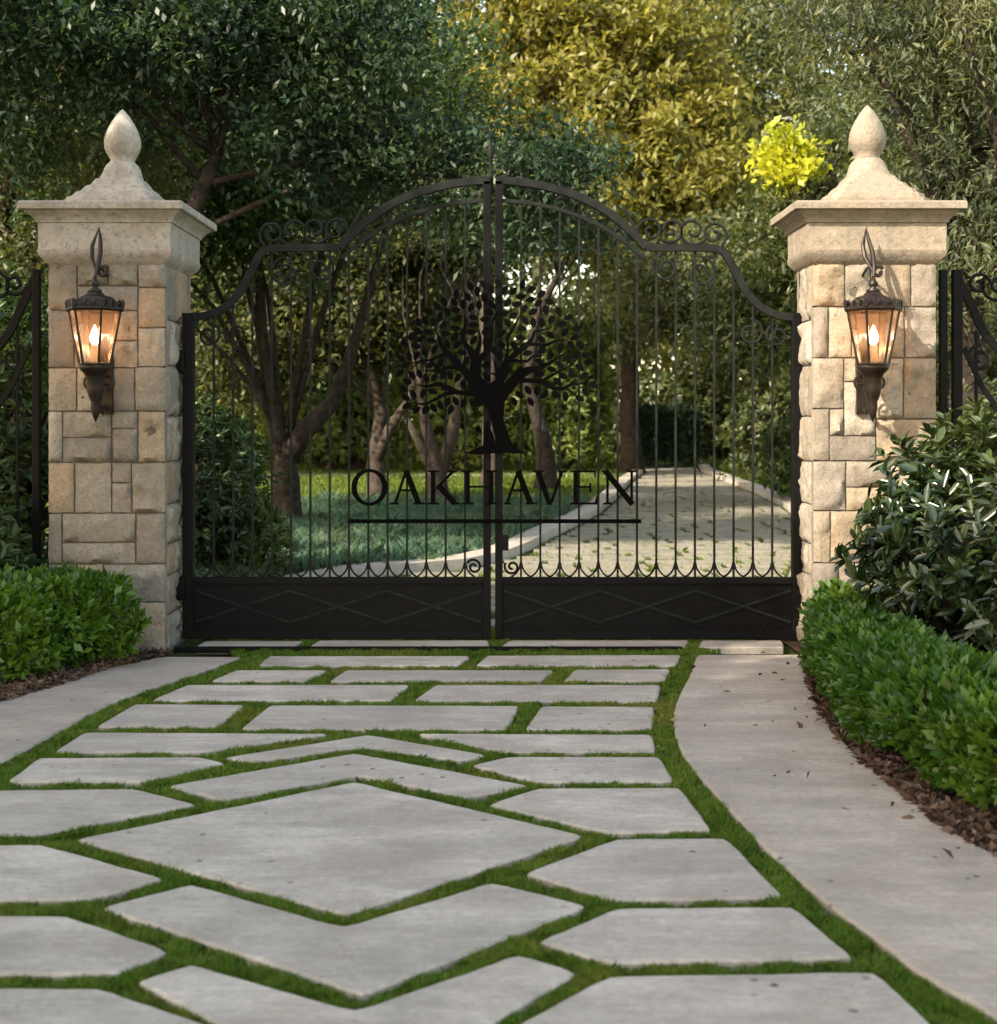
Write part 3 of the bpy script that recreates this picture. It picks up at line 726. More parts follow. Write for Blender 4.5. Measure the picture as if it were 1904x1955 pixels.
    if side < 0:
        c = P(937, 345); rod = MB().lathe([(c[1]-.03,.018),(c[1]+.02,.022),(c[1]+.05,.012),(c[1]+.16,.011),(c[1]+.20,.028),(c[1]+.235,.02),(c[1]+.31,.003)], c[0], GY, 12)
        rod.build('spear_finial', O_, root, smooth=True)
    else:
        # lock box
        x = P(925,0)[0]; MB().box(x-.02, x+.05, GY-.05, GY-.031, P(0,1050)[1], P(0,1020)[1]).build('lock', I, root, bevel=.004)
    return root
gate_leaf(-1, 'black wrought iron gate leaf hinged on the left pillar, blue-green bed behind it')
gate_leaf(1, 'black wrought iron gate leaf hinged on the right pillar, paved drive behind it')
tk = MB(); tk.box(-2.26, 1.28, 9.585, 9.625, -.03, .012)
tag(tk.build('gate_track', M['iron']), 'thin black metal track set across the paving before the gate', 'gate track')

# ------------------------------------------------------------------ sign: tree emblem and name
SY = GY-.075
def SP(sx, sy): px, py = sx*.65161, sy*.65161; return ((px-CX)*SY/F, CH+(HY-py)*SY/F)
U1 = SY/F*.65161
sign = empty('name_sign', (0, SY, 1.0), 'flat black metal sign, oak tree above the word OAKHAVEN, fixed across both gate leaves', 'sign')
z1 = lambda x, y: SP(1140+x/4.656, 800+y/4.656)
z2 = lambda x, y: SP(1420+x/4.656, 800+y/4.656)
z3 = lambda x, y: SP(1140+x/2.975, 1120+y/2.975)
k1 = U1/4.656; k3 = U1/2.975
BR = [
 (z1,k1,[(1320,1780,215),(1240,1600,240),(1170,1450,215),(1165,1300,125),(1165,1170,110),(1110,1060,85),(1045,970,68),(1005,860,60),(1035,750,50),(1042,680,42),(1025,550,12)]),
 (z1,k1,[(1165,1240,110),(1190,1110,75),(1235,990,55),(1245,900,40),(1232,780,16)]),
 (z1,k1,[(1170,1330,90),(1240,1180,90),(1330,1065,62),(1390,940,48),(1405,800,36),(1405,700,26),(1440,610,32),(1490,540,28),(1538,460,8)]),
 (z1,k1,[(1220,1560,170),(1130,1440,150),(1030,1330,115),(930,1230,100),(850,1140,85),(770,1070,72),(715,980,50),(680,880,38),(638,765,10)]),
 (z1,k1,[(840,1110,75),(740,1115,55),(640,1155,38),(560,1188,34),(460,1195,34),(390,1215,30),(318,1225,12)]),
 (z1,k1,[(440,1205,26),(370,1245,20),(312,1302,10)]),
 (z1,k1,[(960,1270,60),(930,1180,42),(900,1100,22)]),
 (z1,k1,[(1000,1300,60),(900,1285,50),(780,1295,38),(670,1335,40),(560,1328,26),(468,1335,12)]),
 (z1,k1,[(1200,1640,110),(1110,1625,85),(1010,1640,60),(880,1600,70),(760,1545,72),(660,1515,60),(520,1545,40),(375,1518,8)]),
 (z1,k1,[(960,1620,60),(850,1630,60),(740,1665,50),(620,1730,44),(500,1780,32),(420,1785,26),(315,1758,8)]),
 (z1,k1,[(800,1570,40),(745,1575,34),(712,1600,16)]),
 (z1,k1,[(1060,1650,60),(1130,1660,52),(1188,1690,18)]),
 (z2,k1,[(261,1960,4),(240,1860,60),(225,1740,120),(290,1600,150),(370,1500,150),(460,1410,145),(580,1335,115),(700,1305,75),(820,1262,58),(950,1185,36),(1070,1110,28),(1180,1040,8)]),
 (z2,k1,[(470,1460,90),(600,1465,62),(720,1475,66),(810,1495,75),(880,1545,60),(980,1575,54),(1090,1570,46),(1180,1520,42),(1270,1515,28),(1340,1500,24),(1388,1472,8)]),
 (z2,k1,[(1140,1540,34),(1190,1495,28),(1238,1448,16)]),
 (z2,k1,[(1110,1570,34),(1165,1600,24),(1218,1655,10)]),
 (z2,k1,[(790,1475,60),(850,1435,46),(960,1370,38),(1090,1305,32),(1222,1212,8)]),
 (z2,k1,[(440,1400,70),(450,1330,52),(500,1290,30),(556,1258,8)]),
 (z2,k1,[(280,1400,50),(320,1340,40),(358,1285,16)]),
 (z2,k1,[(200,1620,10),(215,1540,60),(240,1420,110),(270,1300,110),(300,1180,70),(315,1070,38),(315,960,34),(312,890,44),(360,800,48),(420,700,40),(472,588,8)]),
 (z2,k1,[(300,1210,60),(400,1195,48),(510,1200,40),(590,1198,36),(650,1140,34),(720,1135,26),(818,1122,12)]),
 (z2,k1,[(320,1190,60),(400,1120,75),(490,1045,80),(570,985,80),(640,910,55),(668,840,46),(690,800,44),(760,785,26),(920,738,14)]),
 (z2,k1,[(540,985,60),(640,970,48),(750,980,50),(850,980,48),(930,940,34),(1030,920,24),(1132,910,6)]),
 (z2,k1,[(200,1400,90),(170,1320,52),(145,1250,30),(118,1152,6)]),
 (z2,k1,[(220,1400,80),(160,1385,46),(78,1364,8)]),
 (z3,k3,[(845,40,165),(890,150,128),(925,250,112),(950,350,112),(975,440,120),(1000,520,125),(1020,590,120)]),
 (z3,k3,[(990,570,90),(1070,585,56),(1130,603,34),(1182,612,6)]),
 (z3,k3,[(864,330,6),(852,400,52),(868,470,90),(872,540,105),(870,600,110)]),
 (z3,k3,[(880,580,90),(810,585,60),(740,602,34),(660,618,8)]),
 (z3,k3,[(700,620,16),(800,616,28),(900,606,26),(1000,600,28),(1100,612,20)]),
]
def smoothw(pts, n=4):
    out = []
    for i in range(len(pts)-1):
        p0 = pts[max(i-1,0)]; p1 = pts[i]; p2 = pts[i+1]; p3 = pts[min(i+2,len(pts)-1)]
        for k in range(n):
            t = k/n; out.append(tuple(.5*(2*p1[a]+(p2[a]-p0[a])*t+(2*p0[a]-5*p1[a]+4*p2[a]-p3[a])*t*t+(3*p1[a]-p0[a]-3*p2[a]+p3[a])*t**3) for a in (0,1,2)))
    out.append(pts[-1]); return out
em = MB()
for i, (fn, k, pts) in enumerate(BR):
    q = smoothw(pts); em.strip([fn(x,y) for x,y,w in q], [max(w,3)*k for x,y,w in q], SY-.004-i*.0002, SY+.004+i*.0002)
em.build('tree_trunk', M['sign'], sign)
L1 = [(1112,180,108),(1205,253,88),(1292,160,120),(1393,212,115),(1490,148,90),(918,288,88),(1072,322,125),(1310,340,85),(752,390,120),(893,400,120),(1010,428,88),(1120,470,65),(1230,440,90),(1408,437,130),(652,450,120),(908,503,178),(798,538,122),(1368,535,155),(535,522,140),(1155,605,170),(700,600,88),(940,618,35),(1308,633,178),(408,675,110),(497,650,110),(610,670,105),(745,708,35),(1155,708,175),(1320,788,38),(905,753,172),(398,790,130),(535,805,165),(770,823,178),(1122,805,170),(305,870,25),(432,900,30),(580,922,165),(897,882,40),(218,965,140),(372,995,165),(795,967,112),(928,980,45),(1153,920,50),(1318,938,70),(490,1080,105),(618,1042,58),(160,1160,150),(277,1132,108),(377,1125,60),(1000,1082,175),(1050,1200,60),(228,1255,25),(565,1255,30),(700,1222,65),(1325,1248,30),(150,1365,40),(318,1395,130),(418,1375,110),(510,1437,115),(620,1425,60),(740,1393,60),(837,1393,105),(940,1430,55),(1328,1410,130),(1430,1518,60),(250,1480,155),(195,1578,145),(335,1658,115),(463,1645,65),(597,1613,160),(1015,1522,105),(228,1698,145),(242,1812,30),(375,1868,38),(493,1865,70),(610,1838,120),(700,1800,115),(800,1757,65),(843,1865,65),(913,1747,118),(1020,1772,68),(1142,1772,120)]
L2 = [(272,230,45),(392,252,50),(517,160,75),(640,228,30),(775,290,38),(495,323,8),(628,365,12),(208,365,80),(317,408,55),(442,427,12),(735,413,40),(885,390,160),(543,490,60),(838,508,95),(662,532,30),(1012,525,115),(272,552,20),(390,582,25),(1147,605,20),(557,652,118),(665,677,92),(778,677,92),(916,637,55),(317,685,120),(195,690,115),(1052,695,15),(1260,752,12),(510,758,175),(228,823,35),(1097,810,55),(902,850,145),(493,882,172),(778,902,140),(1236,880,15),(235,980,120),(405,995,120),(1180,982,135),(1303,985,135),(1033,1020,70),(120,1050,105),(778,1060,38),(585,1095,10),(902,1115,92),(1262,1115,80),(1383,1123,10),(207,1130,108),(743,1208,155),(1143,1160,8),(1418,1217,5),(1030,1255,140),(1298,1285,140),(913,1313,165),(1190,1360,90),(750,1377,175),(1070,1402,150),(1355,1402,30),(995,1478,135),(593,1598,120),(713,1607,88),(1478,1528,150),(480,1658,145),(823,1660,50),(973,1657,150),(1373,1615,115),(1105,1682,92),(403,1752,115),(628,1755,120),(1298,1710,150)]
lf = MB()
for j, (fn, LL) in enumerate(((z1, L1), (z2, L2))):
    for i, (x, y, a) in enumerate(LL):
        c = fn(x, y); a = R(a); ca, sa = math.cos(a), math.sin(a); Lh = 75*k1; W = 43*k1
        pr = [(-1,0),(-.55,.72),(0,1),(.55,.78),(1,0),(.55,-.72),(0,-1),(-.55,-.72)]
        lf.poly([(c[0]+u*Lh*ca-v*W*sa, c[1]+u*Lh*sa+v*W*ca) for u, v in pr], SY-.0138-(i%5)*.0003, SY-.0118-(i%5)*.0003)
lf.build('tree_leaves', M['sign'], sign)
# letters
z4 = lambda x, y: SP(1000+x/2.1156, 1340+y/2.1156)
k4 = U1/2.1156
class LT(MB):
    j = 0
    def bar(s, x0, y0, x1, y1, w0, w1=None):
        s.j += 1; w1 = w0 if w1 is None else w1
        s.strip([z4(x0,y0), z4(x1,y1)], [w0*k4, w1*k4], SY-.004-s.j*.0003, SY+.004+s.j*.0003); return s
    def serif(s, xa, xb, y, dirn):
        # thin slab with bracketed taper toward the stem
        s.j += 1; xm = (xa+xb)/2; pts = [(xa,y),(xb,y),(xb-3,y+dirn*8),(xm+16,y+dirn*13),(xm-16,y+dirn*13),(xa+3,y+dirn*8)]
        s.poly([z4(a,b) for a,b in pts], SY-.004-s.j*.0003, SY+.004+s.j*.0003); return s
T, B = 80, 292
def ringO(cx, cy, rx, ry, ix, iy, n=40):
    m = LT(); vs = []; fs = []
    for k in range(n):
        a = 2*math.pi*k/n; o = z4(cx+rx*math.cos(a), cy+ry*math.sin(a)); i_ = z4(cx+ix*math.cos(a), cy+iy*math.sin(a))
        vs += [(o[0],SY-.004,o[1]),(i_[0],SY-.004,i_[1]),(i_[0],SY+.004,i_[1]),(o[0],SY+.004,o[1])]
    for k in range(n):
        j = (k+1)%n
        for q in range(4): fs.append((k*4+q, j*4+q, j*4+(q+1)%4, k*4+(q+1)%4))
    m.add(vs, fs); return m
letters = [ringO(175,186,112,114,78,95)]
def A_(dx, L0=297): return LT().bar(335+dx,286,402+dx,84,17).bar(402+dx,82,480+dx,288,36).bar(362+dx,204,450+dx,204,13).serif(L0+dx,362+dx,B,-1).serif(443+dx,530+dx,B,-1)
letters.append(A_(0))
letters.append(LT().bar(570,T,570,B,28).serif(532,613,T,1).serif(530,612,B,-1).bar(588,196,692,88,17).bar(606,178,706,288,36).serif(655,725,T,1).serif(680,738,B,-1))
letters.append(LT().bar(784,T,784,B,28).bar(930,T,930,B,28).bar(790,182,925,182,13).serif(742,826,T,1).serif(742,826,B,-1).serif(888,972,T,1).serif(888,972,B,-1))
letters.append(A_(694, 309))
letters.append(LT().bar(1220,86,1292,292,36,30).bar(1370,86,1298,294,18).serif(1178,1258,T,1).serif(1340,1405,T,1))
letters.append(LT().bar(1454,T,1454,B,28).serif(1414,1494,T,1).serif(1414,1494,B,-1).bar(1460,86,1577,86,13).bar(1572,80,1574,124,8,10).bar(1460,183,1548,183,12).bar(1545,160,1545,218,12).bar(1460,286,1588,286,13).bar(1578,292,1586,240,16,8))
letters.append(LT().bar(1651,T,1651,B,16).bar(1638,86,1806,292,36).bar(1801,T,1801,294,16).serif(1610,1664,T,1).serif(1622,1684,B,-1).serif(1766,1836,T,1))
for l in letters: l.build('letter', M['sign'], sign)
a = z4(40,396); b = z4(1860,396)
MB().box(a[0], b[0], SY-.006, SY+.006, a[1]-12.5*k4, a[1]+12.5*k4).build('underline_bar', M['sign'], sign)
st = MB()
for px in (925, 958):
    for py in (640, 760, 850, 995): x, zz = G(px, py); st.box(x-.008, x+.008, SY+.0095, GY-.029, zz-.008, zz+.008)
st.build('standoff', M['sign'], sign)

# ------------------------------------------------------------------ side fences
def side_fence(label, s, xs):
    root = empty('iron_fence', (xs[0], GY, 0), label, 'fence', 'iron fence panels beside the pillars')
    for x, w in zip(xs, (.052, .066)):
        MB().box(x-w/2, x+w/2, GY-w/2, GY+w/2, -.06, CH+(HY-515)*GY/F).build('post', M['iron'], root, bevel=.004)
    x0 = xs[-1]; zt = 2.56
    rail = curve2([(x0, zt+.08),(x0+s*.10,zt-.12),(x0+s*.22,zt-.36),(x0+s*.45,zt-.56),(x0+s*.9,zt-.62),(x0+s*1.8,zt-.62)], 7)
    MB().strip(rail, .055, GY-.02, GY+.02).build('top_rail', M['iron'], root)
    MB().strip([(x,z-.42) for x,z in rail[4:]], .035, GY-.015, GY+.015).build('middle_rail', M['iron'], root)
    MB().box(*sorted((x0, x0+s*1.8)), GY-.02, GY+.02, .10, .15).build('bottom_rail', M['iron'], root)
    rx = np.array([p[0] for p in rail]); rz = np.array([p[1] for p in rail]); od = np.argsort(rx)
    for k in range(12):
        x = x0+s*(.14+k*.14); z = float(np.interp(x, rx[od], rz[od]))-(.42 if k > 0 else .1)
        MB().box(x-.010, x+.010, GY-.010, GY+.010, .12, z).build('picket', M['iron'], root)
    for (dx, dz, r, a, tr) in [(.17,-.52,.10,1.6,1.5),(.30,.0,.12,2.4,1.4),(.16,.02,.085,0,1.4),(.42,-.78,.13,1,1.5),(.62,-.36,.12,2,1.4),(.62,-.82,.11,3,1.5),(.95,-.83,.13,2,1.4)]:
        MB().tube(spiral(x0+s*dx, zt+dz, r, tr, a, s, GY), .013, 6).build('scroll', M['iron'], root)
side_fence('black iron scroll fence at the far left edge, beside the left pillar', -1, [-3.36])
side_fence('black iron scroll fence with twin posts, right of the right pillar', 1, [3.235, 3.335])

# ------------------------------------------------------------------ hedges, shrubs
def hedge(name, label, line, width, height, n, size, mat, group=None, cat='hedge', base=.10):
    L = np.array(line, float); seg = np.linalg.norm(np.diff(L, axis=0), axis=1); cum = np.concatenate([[0], np.cumsum(seg)])
    t = rng.uniform(0, cum[-1], n); cx = np.interp(t, cum, L[:,0]); cy = np.interp(t, cum, L[:,1])
    i = np.clip(np.searchsorted(cum, t)-1, 0, len(seg)-1); d = (L[i+1]-L[i])/seg[i][:,None]; nx = np.stack([d[:,1], -d[:,0]], 1)
    a = rng.uniform(-.25*math.pi, 1.25*math.pi, n); q = 4.0
    r = 1-rng.exponential(.10, n); r = np.clip(r, .25, 1.02); sp_ = rng.uniform(size=n) < .10; r[sp_] += rng.uniform(0, .16, sp_.sum())
    ca, sa = np.cos(a), np.sin(a); k = (np.abs(ca)**q+np.abs(sa)**q)**(-1/q)
    lump = np.array([noise.noise(Vector((x*2.6, y*2.6, aa*1.4)))+.6*noise.noise(Vector((x*7, y*7, aa*3))) for x, y, aa in zip(cx, cy, a)])
    rr = r*k*(1+.30*lump); u = rr*ca*width/2; z = height*.5+rr*sa*height*.5
    P = np.stack([cx+nx[:,0]*u, cy+nx[:,1]*u, np.maximum(z, base*rng.uniform(.3,1,n))], 1)
    O = np.stack([nx[:,0]*ca, nx[:,1]*ca, sa+.5], 1)+rng.normal(0, .75, (n,3))
    V, Fq = leaves(P, O, size, .5, .3, .10, six=False, up=np.stack([nx[:,0]*ca*.6, nx[:,1]*ca*.6, sa+.3], 1))
    root = empty(name, (*L[0], 0), label, cat, group)
    npmesh('foliage', V, Fq, mat, root)
    st = MB(); m = max(4, int(cum[-1]/.22))
    for j in range(m):
        tt = (j+.5)/m*cum[-1]; x = float(np.interp(tt, cum, L[:,0])); yv = float(np.interp(tt, cum, L[:,1]))
        for _ in range(3):
            e = (x+random.uniform(-.14,.14), yv+random.uniform(-.14,.14), height*.75)
            st.tube([(x,yv,-.05),((x+e[0])/2+random.uniform(-.03,.03),(yv+e[1])/2,height*.4),e], [.014,.010,.004], 5)
    st.build('stems', M['bark_dark'], root)
    return root
hedge('box_hedge', 'low rounded green hedge along the right stone band, lush and bright', [(2.46,9.35),(2.23,8.6),(2.12,7.9),(2.06,7.0),(2.07,6.2),(2.2,5.5),(2.5,4.9)], .54, .43, 30000, .058, M['hedge'], 'low clipped hedges beside the driveway')
hedge('box_hedge', 'low rounded green hedge at the foot of the left pillar', [(-2.62,9.22),(-2.95,8.85),(-3.25,8.4),(-3.7,7.9),(-4.2,7.4)], .74, .54, 22000, .062, M['hedge'], 'low clipped hedges beside the driveway')

def shrub(name, label, cx, cy, rx, ry, h, nst, per, size, mat, group=None, aspect=.38, z0=.12, cat='shrub', seed=1, six=True):
    """rosette-leaved shrub: stems ending in whorls of leaves"""
    root = empty(name, (cx, cy, 0), label, cat, group); r_ = np.random.default_rng(seed)
    th = r_.uniform(0, 2*math.pi, nst); ph = r_.uniform(-.15, 1, nst); rad = r_.uniform(.45, 1.02, nst)**.6
    lum = np.array([1+.22*noise.noise(Vector((math.cos(t)*1.8, math.sin(t)*1.8, p*2+seed))) for t, p in zip(th, ph)])
    cp = np.sqrt(1-np.clip(ph,0,1)**2)
    T = np.stack([cx+rx*rad*lum*cp*np.cos(th), cy+ry*rad*lum*cp*np.sin(th), z0+(h-z0)*(.42+.58*ph*rad*lum)], 1)
    low = r_.uniform(size=nst) < .35; T[low,2] = z0+(h-z0)*r_.uniform(.02,.5,low.sum())
    out = unit(np.stack([T[:,0]-cx, T[:,1]-cy, (T[:,2]-h*.35)*1.2+.15], 1))
    P = np.repeat(T, per, 0); O = np.repeat(out, per, 0); n = len(P)
    rv = r_.normal(size=(n,3)); side = unit(np.cross(O, rv))
    D = unit(O*r_.uniform(.15, 1.1, (n,1))+side); P = P-O*r_.uniform(0, .07, (n,1))*h/1.2
    V, Fq = leaves(P, D, size, aspect, .28, .10, six=six, up=O)
    npmesh('foliage', V, Fq, mat, root)
    st = MB(); base = Vector((cx, cy, -.05))
    for j in range(0, nst, max(1, nst//60)):
        e = Vector(T[j]); m1 = base.lerp(e, .5)+Vector((0,0,h*.1)); st.tube([base+Vector((random.uniform(-.08,.08)*rx, random.uniform(-.08,.08)*ry, 0)), m1, e], [.02*h, .011*h, .004], 5)
    st.build('stems', M['bark_dark'], root)
    return root
shrub('broadleaf_shrub', 'tall dark glossy-leaved shrub in front of the right pillar', 3.02, 8.35, .95, .75, 1.62, 900, 9, .105, M['shrub'], seed=3)
shrub('broadleaf_shrub', 'glossy shrub behind the right hedge at the right picture edge', 3.35, 7.3, .85, .7, 1.12, 620, 9, .10, M['shrub'], seed=4)
shrub('leafy_shrub', 'dark leafy shrub at the left edge behind the left hedge', -3.75, 9.5, .55, .5, 1.15, 420, 8, .09, M['dark'], seed=5)
shrub('tall_shrub', 'tall dark shrub behind the iron fence left of the left pillar', -4.1, 11.2, .95, .8, 3.0, 1500, 9, .085, M['dark'], seed=6)
shrub('tall_shrub', 'tall grey-green shrub behind the fence at the right edge', 4.5, 12.0, .95, .8, 2.0, 1100, 9, .08, M['grey'], seed=7)
shrub('leafy_shrub', 'dark leafy shrub just inside the gate beside the left stile', -2.85, 13.3, .68, .65, 1.8, 1000, 8, .085, M['dark'], seed=8)
shrub('leafy_shrub', 'low leafy shrub in front of the forked trunk inside the gate', -2.42, 13.4, .42, .4, .8, 400, 8, .07, M['dark'], seed=9)
shrub('leafy_shrub', 'round green shrub on the right of the rear drive, nearest the gate', 4.35, 14.6, .9, .8, 1.0, 500, 8, .085, M['hedge'], seed=10)
shrub('leafy_shrub', 'dark bushy shrub where the rear drive bends, left of the right pillar', 6.6, 26.5, 1.5, 1.5, 2.1, 1500, 8, .14, M['dark'], seed=12, six=False)
shrub('leafy_shrub', 'tall green shrub beside the far end of the rear drive', 7.3, 34, 1.9, 1.5, 3.0, 1500, 8, .16, M['mid'], seed=13, six=False)
hedge('clipped_hedge', 'dark clipped hedge at the far end of the rear drive', [(4.4,46),(6.6,46.5)], 1.4, 1.9, 9000, .16, M['blue'])
hedge('clipped_hedge', 'long low hedge across the far lawn behind the trunks', [(-14,50),(-3,51),(3.6,50)], 1.6, 1.3, 22000, .18, M['mid'])

for i, (x, y_, rx, h, mt, lb) in enumerate([(-11,47,3.2,4.6,'olive','far olive shrub mass at the left end of the far lawn'),(-5.4,43.6,2.5,5.0,'lit','far mid-green shrub behind the olive trunks'),(-1.2,43,2.5,5.3,'lit','far shrub in sunlit-tinted green behind the sign emblem'),(2.1,43.6,1.6,4.9,'lit','far green shrub between the sign emblem and the far end of the drive'),(8.6,48,3.0,5.0,'mid','far green shrub beyond the end of the drive'),(13.5,44,3.4,5.2,'olive','far olive shrub behind the right pillar')]):
    shrub('far_shrub', lb, x, y_, rx, 1.5, h, 2300, 6, .24, M[mt], seed=60+i, six=False, group='shrubs along the far lawn')
# ------------------------------------------------------------------ trees
def tree(name, label, base, trunk_pts, radii, crowns, size, mat, bark, nclump, per, cr=.45, group='trees beyond the gate', extra=None, aspect=.42, seed=0, limbs=14, cat='tree', droop=0.):
    """crowns: list of (cx,cy,cz,rx,ry,rz)"""
    r_ = np.random.default_rng(seed+100); random.seed(seed)
    root = empty(name, (*base, 0), label, cat, group)
    vol = np.array([c[3]*c[4]*c[5] for c in crowns])**.8; cnt = (vol/vol.sum()*nclump).astype(int)
    CC = []
    for c, k in zip(crowns, cnt):
        d = unit(r_.normal(size=(k,3))); r = r_.uniform(0, 1, (k,1))**.42
        lum = np.array([1+.28*noise.noise(Vector(q)*1.7+Vector((seed,0,0))) for q in d])[:,None]
        CC.append(np.array(c[:3])+d*r*lum*np.array(c[3:6]))
    CC = np.concatenate(CC); k = len(CC)
    rad = cr*r_.uniform(.5, 1.3, (k,1,1)); off = r_.normal(size=(k,per,3))*rad*np.array([.62,.62,.40])
    P = (CC[:,None,:]+off).reshape(-1,3); n = len(P)
    D = r_.normal(size=(n,3)); D[:,2] += -droop
    V, Fq = leaves(P, D, size, aspect, .3, .10, up=np.array([[0,-.15,.8]]))
    # trunk + limbs
    tb = MB(); T = [Vector(p) for p in trunk_pts]
    tt = []; rr = []
    for i in range(len(T)-1):
        for q in range(4): tt.append(T[i].lerp(T[i+1], q/4)); rr.append(radii[i]+(radii[i+1]-radii[i])*q/4)
    tt.append(T[-1]); rr.append(radii[-1])
    tt = [p+Vector((noise.noise(p*1.3), noise.noise(p*1.3+Vector((9,0,0))), 0))*r*.35 for p, r in zip(tt, rr)]
    rr[0] *= 1.35; tb.tube(tt, rr, 10)
    if extra:
        for pts, rd in extra: tb.tube(pts, rd, 8)
    tips = [T[-1]]+([Vector(e[0][-1]) for e in extra] if extra else [])
    idx = r_.choice(k, min(limbs, k), replace=False)
    for j in idx:
        e = Vector(CC[j]); s = min(tips, key=lambda p: (p-e).length); s0 = s if random.random() < .6 else tt[int(len(tt)*random.uniform(.6,.95))]
        m = s0.lerp(e, .5)+Vector((r_.normal()*.15, r_.normal()*.15, .12*(e-s0).length)); L = (e-s0).length
        tb.tube([s0, s0.lerp(m,.5)+Vector((0,0,.03*L)), m, m.lerp(e,.5), e], [radii[-1]*.6, radii[-1]*.45, radii[-1]*.32, radii[-1]*.2, .008], 6)
    tr = tb.build('trunk', bark, root, smooth=True)
    npmesh('crown', V, Fq, mat, root)
    return root, CC
BD, BP = M['bark_dark'], M['bark_pale']
# overhanging dark tree whose trunk stands behind the left pillar
tree('oak_tree', 'dark blue-green oak reaching over the arch, its trunk behind the left pillar', (-3.75,14.4), [(-3.75,14.4,-.1),(-3.7,14.4,1.5),(-3.5,14.5,3.2),(-3.0,14.7,4.4)], [.22,.17,.11,.07],
     [(-3.4,14.6,6.0,1.8,1.6,1.4),(-1.9,15.0,5.6,1.5,1.4,1.35),(.15,15.2,4.15,1.6,1.0,.80),(-1.6,15.1,4.3,1.0,.9,.6),(-2.1,15.2,7.3,1.9,1.4,1.0),(-5.4,14.0,5.6,1.5,1.5,1.7)], .095, M['blue'], BD, 680, 115, .40, seed=1, limbs=9)
# T1 forked dark trunk
tree('oak_tree', 'dark oak with a forked leaning trunk in the blue-green bed', (-3.15,20.4), [(-3.15,20.4,-.1),(-3.12,20.4,.7),(-3.2,20.4,1.3)], [.27,.20,.11],
     [(-3.4,20.6,5.5,2.9,1.6,2.0),(-1.7,20.6,6.6,1.7,1.2,1.3),(-5.4,20.4,4.2,1.7,1.5,1.6),(-3.6,20.6,8.2,2.6,1.5,1.4)], .125, M['dark'], BD, 600, 95, .5, seed=2, limbs=20,
     extra=[([(-3.15,20.4,1.0),(-2.85,20.4,1.45),(-2.45,20.4,1.85),(-2.2,20.4,2.5),(-1.9,20.5,3.6),(-1.5,20.6,5.2)], [.18,.15,.12,.09,.06,.04]), ([(-3.2,20.4,1.1),(-3.35,20.4,1.8),(-3.5,20.4,2.8),(-3.6,20.5,4.6)], [.16,.12,.09,.05])])
tree('olive_tree', 'gnarled olive tree with a pale trunk standing left of the sign letters', (-2.35,26.5), [(-2.35,26.5,-.1),(-2.4,26.5,.9),(-2.25,26.5,1.7),(-2.5,26.5,2.6)], [.22,.15,.12,.08],
     [(-3.1,26.9,4.2,1.7,1.5,1.4),(-4.8,26.3,3.1,1.6,1.5,1.3),(-2.4,27.2,3.2,.9,.9,.7)], .15, M['olive'], BP, 560, 75, .42, seed=3,
     extra=[([(-2.35,26.5,.8),(-2.1,26.4,1.4),(-1.7,26.4,2.0),(-1.5,26.5,3.0)], [.12,.10,.07,.04])])
tree('olive_tree', 'gnarled olive tree with a thick pale trunk behind the middle of the sign', (-1.1,25.6), [(-1.1,25.6,-.1),(-1.15,25.6,.8),(-1.35,25.6,1.5),(-1.5,25.6,2.4)], [.25,.16,.10,.05],
     [(-1.0,26.3,5.3,1.7,1.3,.9),(.5,26.3,5.6,1.2,1.1,.7)], .15, M['olive'], BP, 300, 70, .42, seed=4,
     extra=[([(-1.1,25.6,.6),(-.85,25.6,1.3),(-.75,25.6,2.1),(-.5,25.7,3.2)], [.15,.12,.08,.04]), ([(-1.05,25.6,.4),(-1.35,25.5,.9),(-1.7,25.5,1.6)], [.12,.09,.05])])
tree('golden_tree', 'large golden-leaved tree with a leaning trunk right of the gate centre', (1.15,32), [(1.15,32,-.1),(1.0,32,1.2),(.7,32,2.4),(.9,32,4.0),(1.8,32,5.8)], [.28,.19,.13,.09,.05],
     [(2.4,32,9.4,3.1,2.4,3.4),(4.2,31.8,7.4,1.8,1.8,1.8),(.5,32,11.5,2.2,2,2.2),(2.0,31.6,6.4,1.9,1.6,1.2),(3.6,33,5.0,1.3,1.2,.9)], .21, M['gold'], BD, 850, 60, .48, seed=5, limbs=24)
tree('pale_trunk_tree', 'tree with a slim pale trunk between the olive and golden trees', (-.2,33.5), [(-.2,33.5,-.1),(-.15,33.5,2.0),(-.3,33.5,4.0),(-.2,33.5,6.5)], [.24,.20,.17,.1],
     [(-1.8,34,9.0,3.0,1.8,2.2),(-2.6,34.5,6.9,1.8,1.4,1.0)], .19, M['mid'], BP, 480, 66, .5, seed=6)
tree('tall_tree', 'tall tree with a straight dark trunk at the far bend of the drive', (4.0,41.5), [(4.0,41.5,-.1),(3.95,41.5,2.5),(4.05,41.5,5.5),(4.2,41.5,8)], [.34,.28,.25,.18],
     [(4.3,41.5,9.5,4.4,3,3.2),(7.6,41,7.5,3.4,2.6,3.2),(3.0,41.5,4.6,2.4,1.8,1.1),(6.5,41,13,4,3,3)], .19, M['mid'], BD, 800, 80, .6, seed=7)
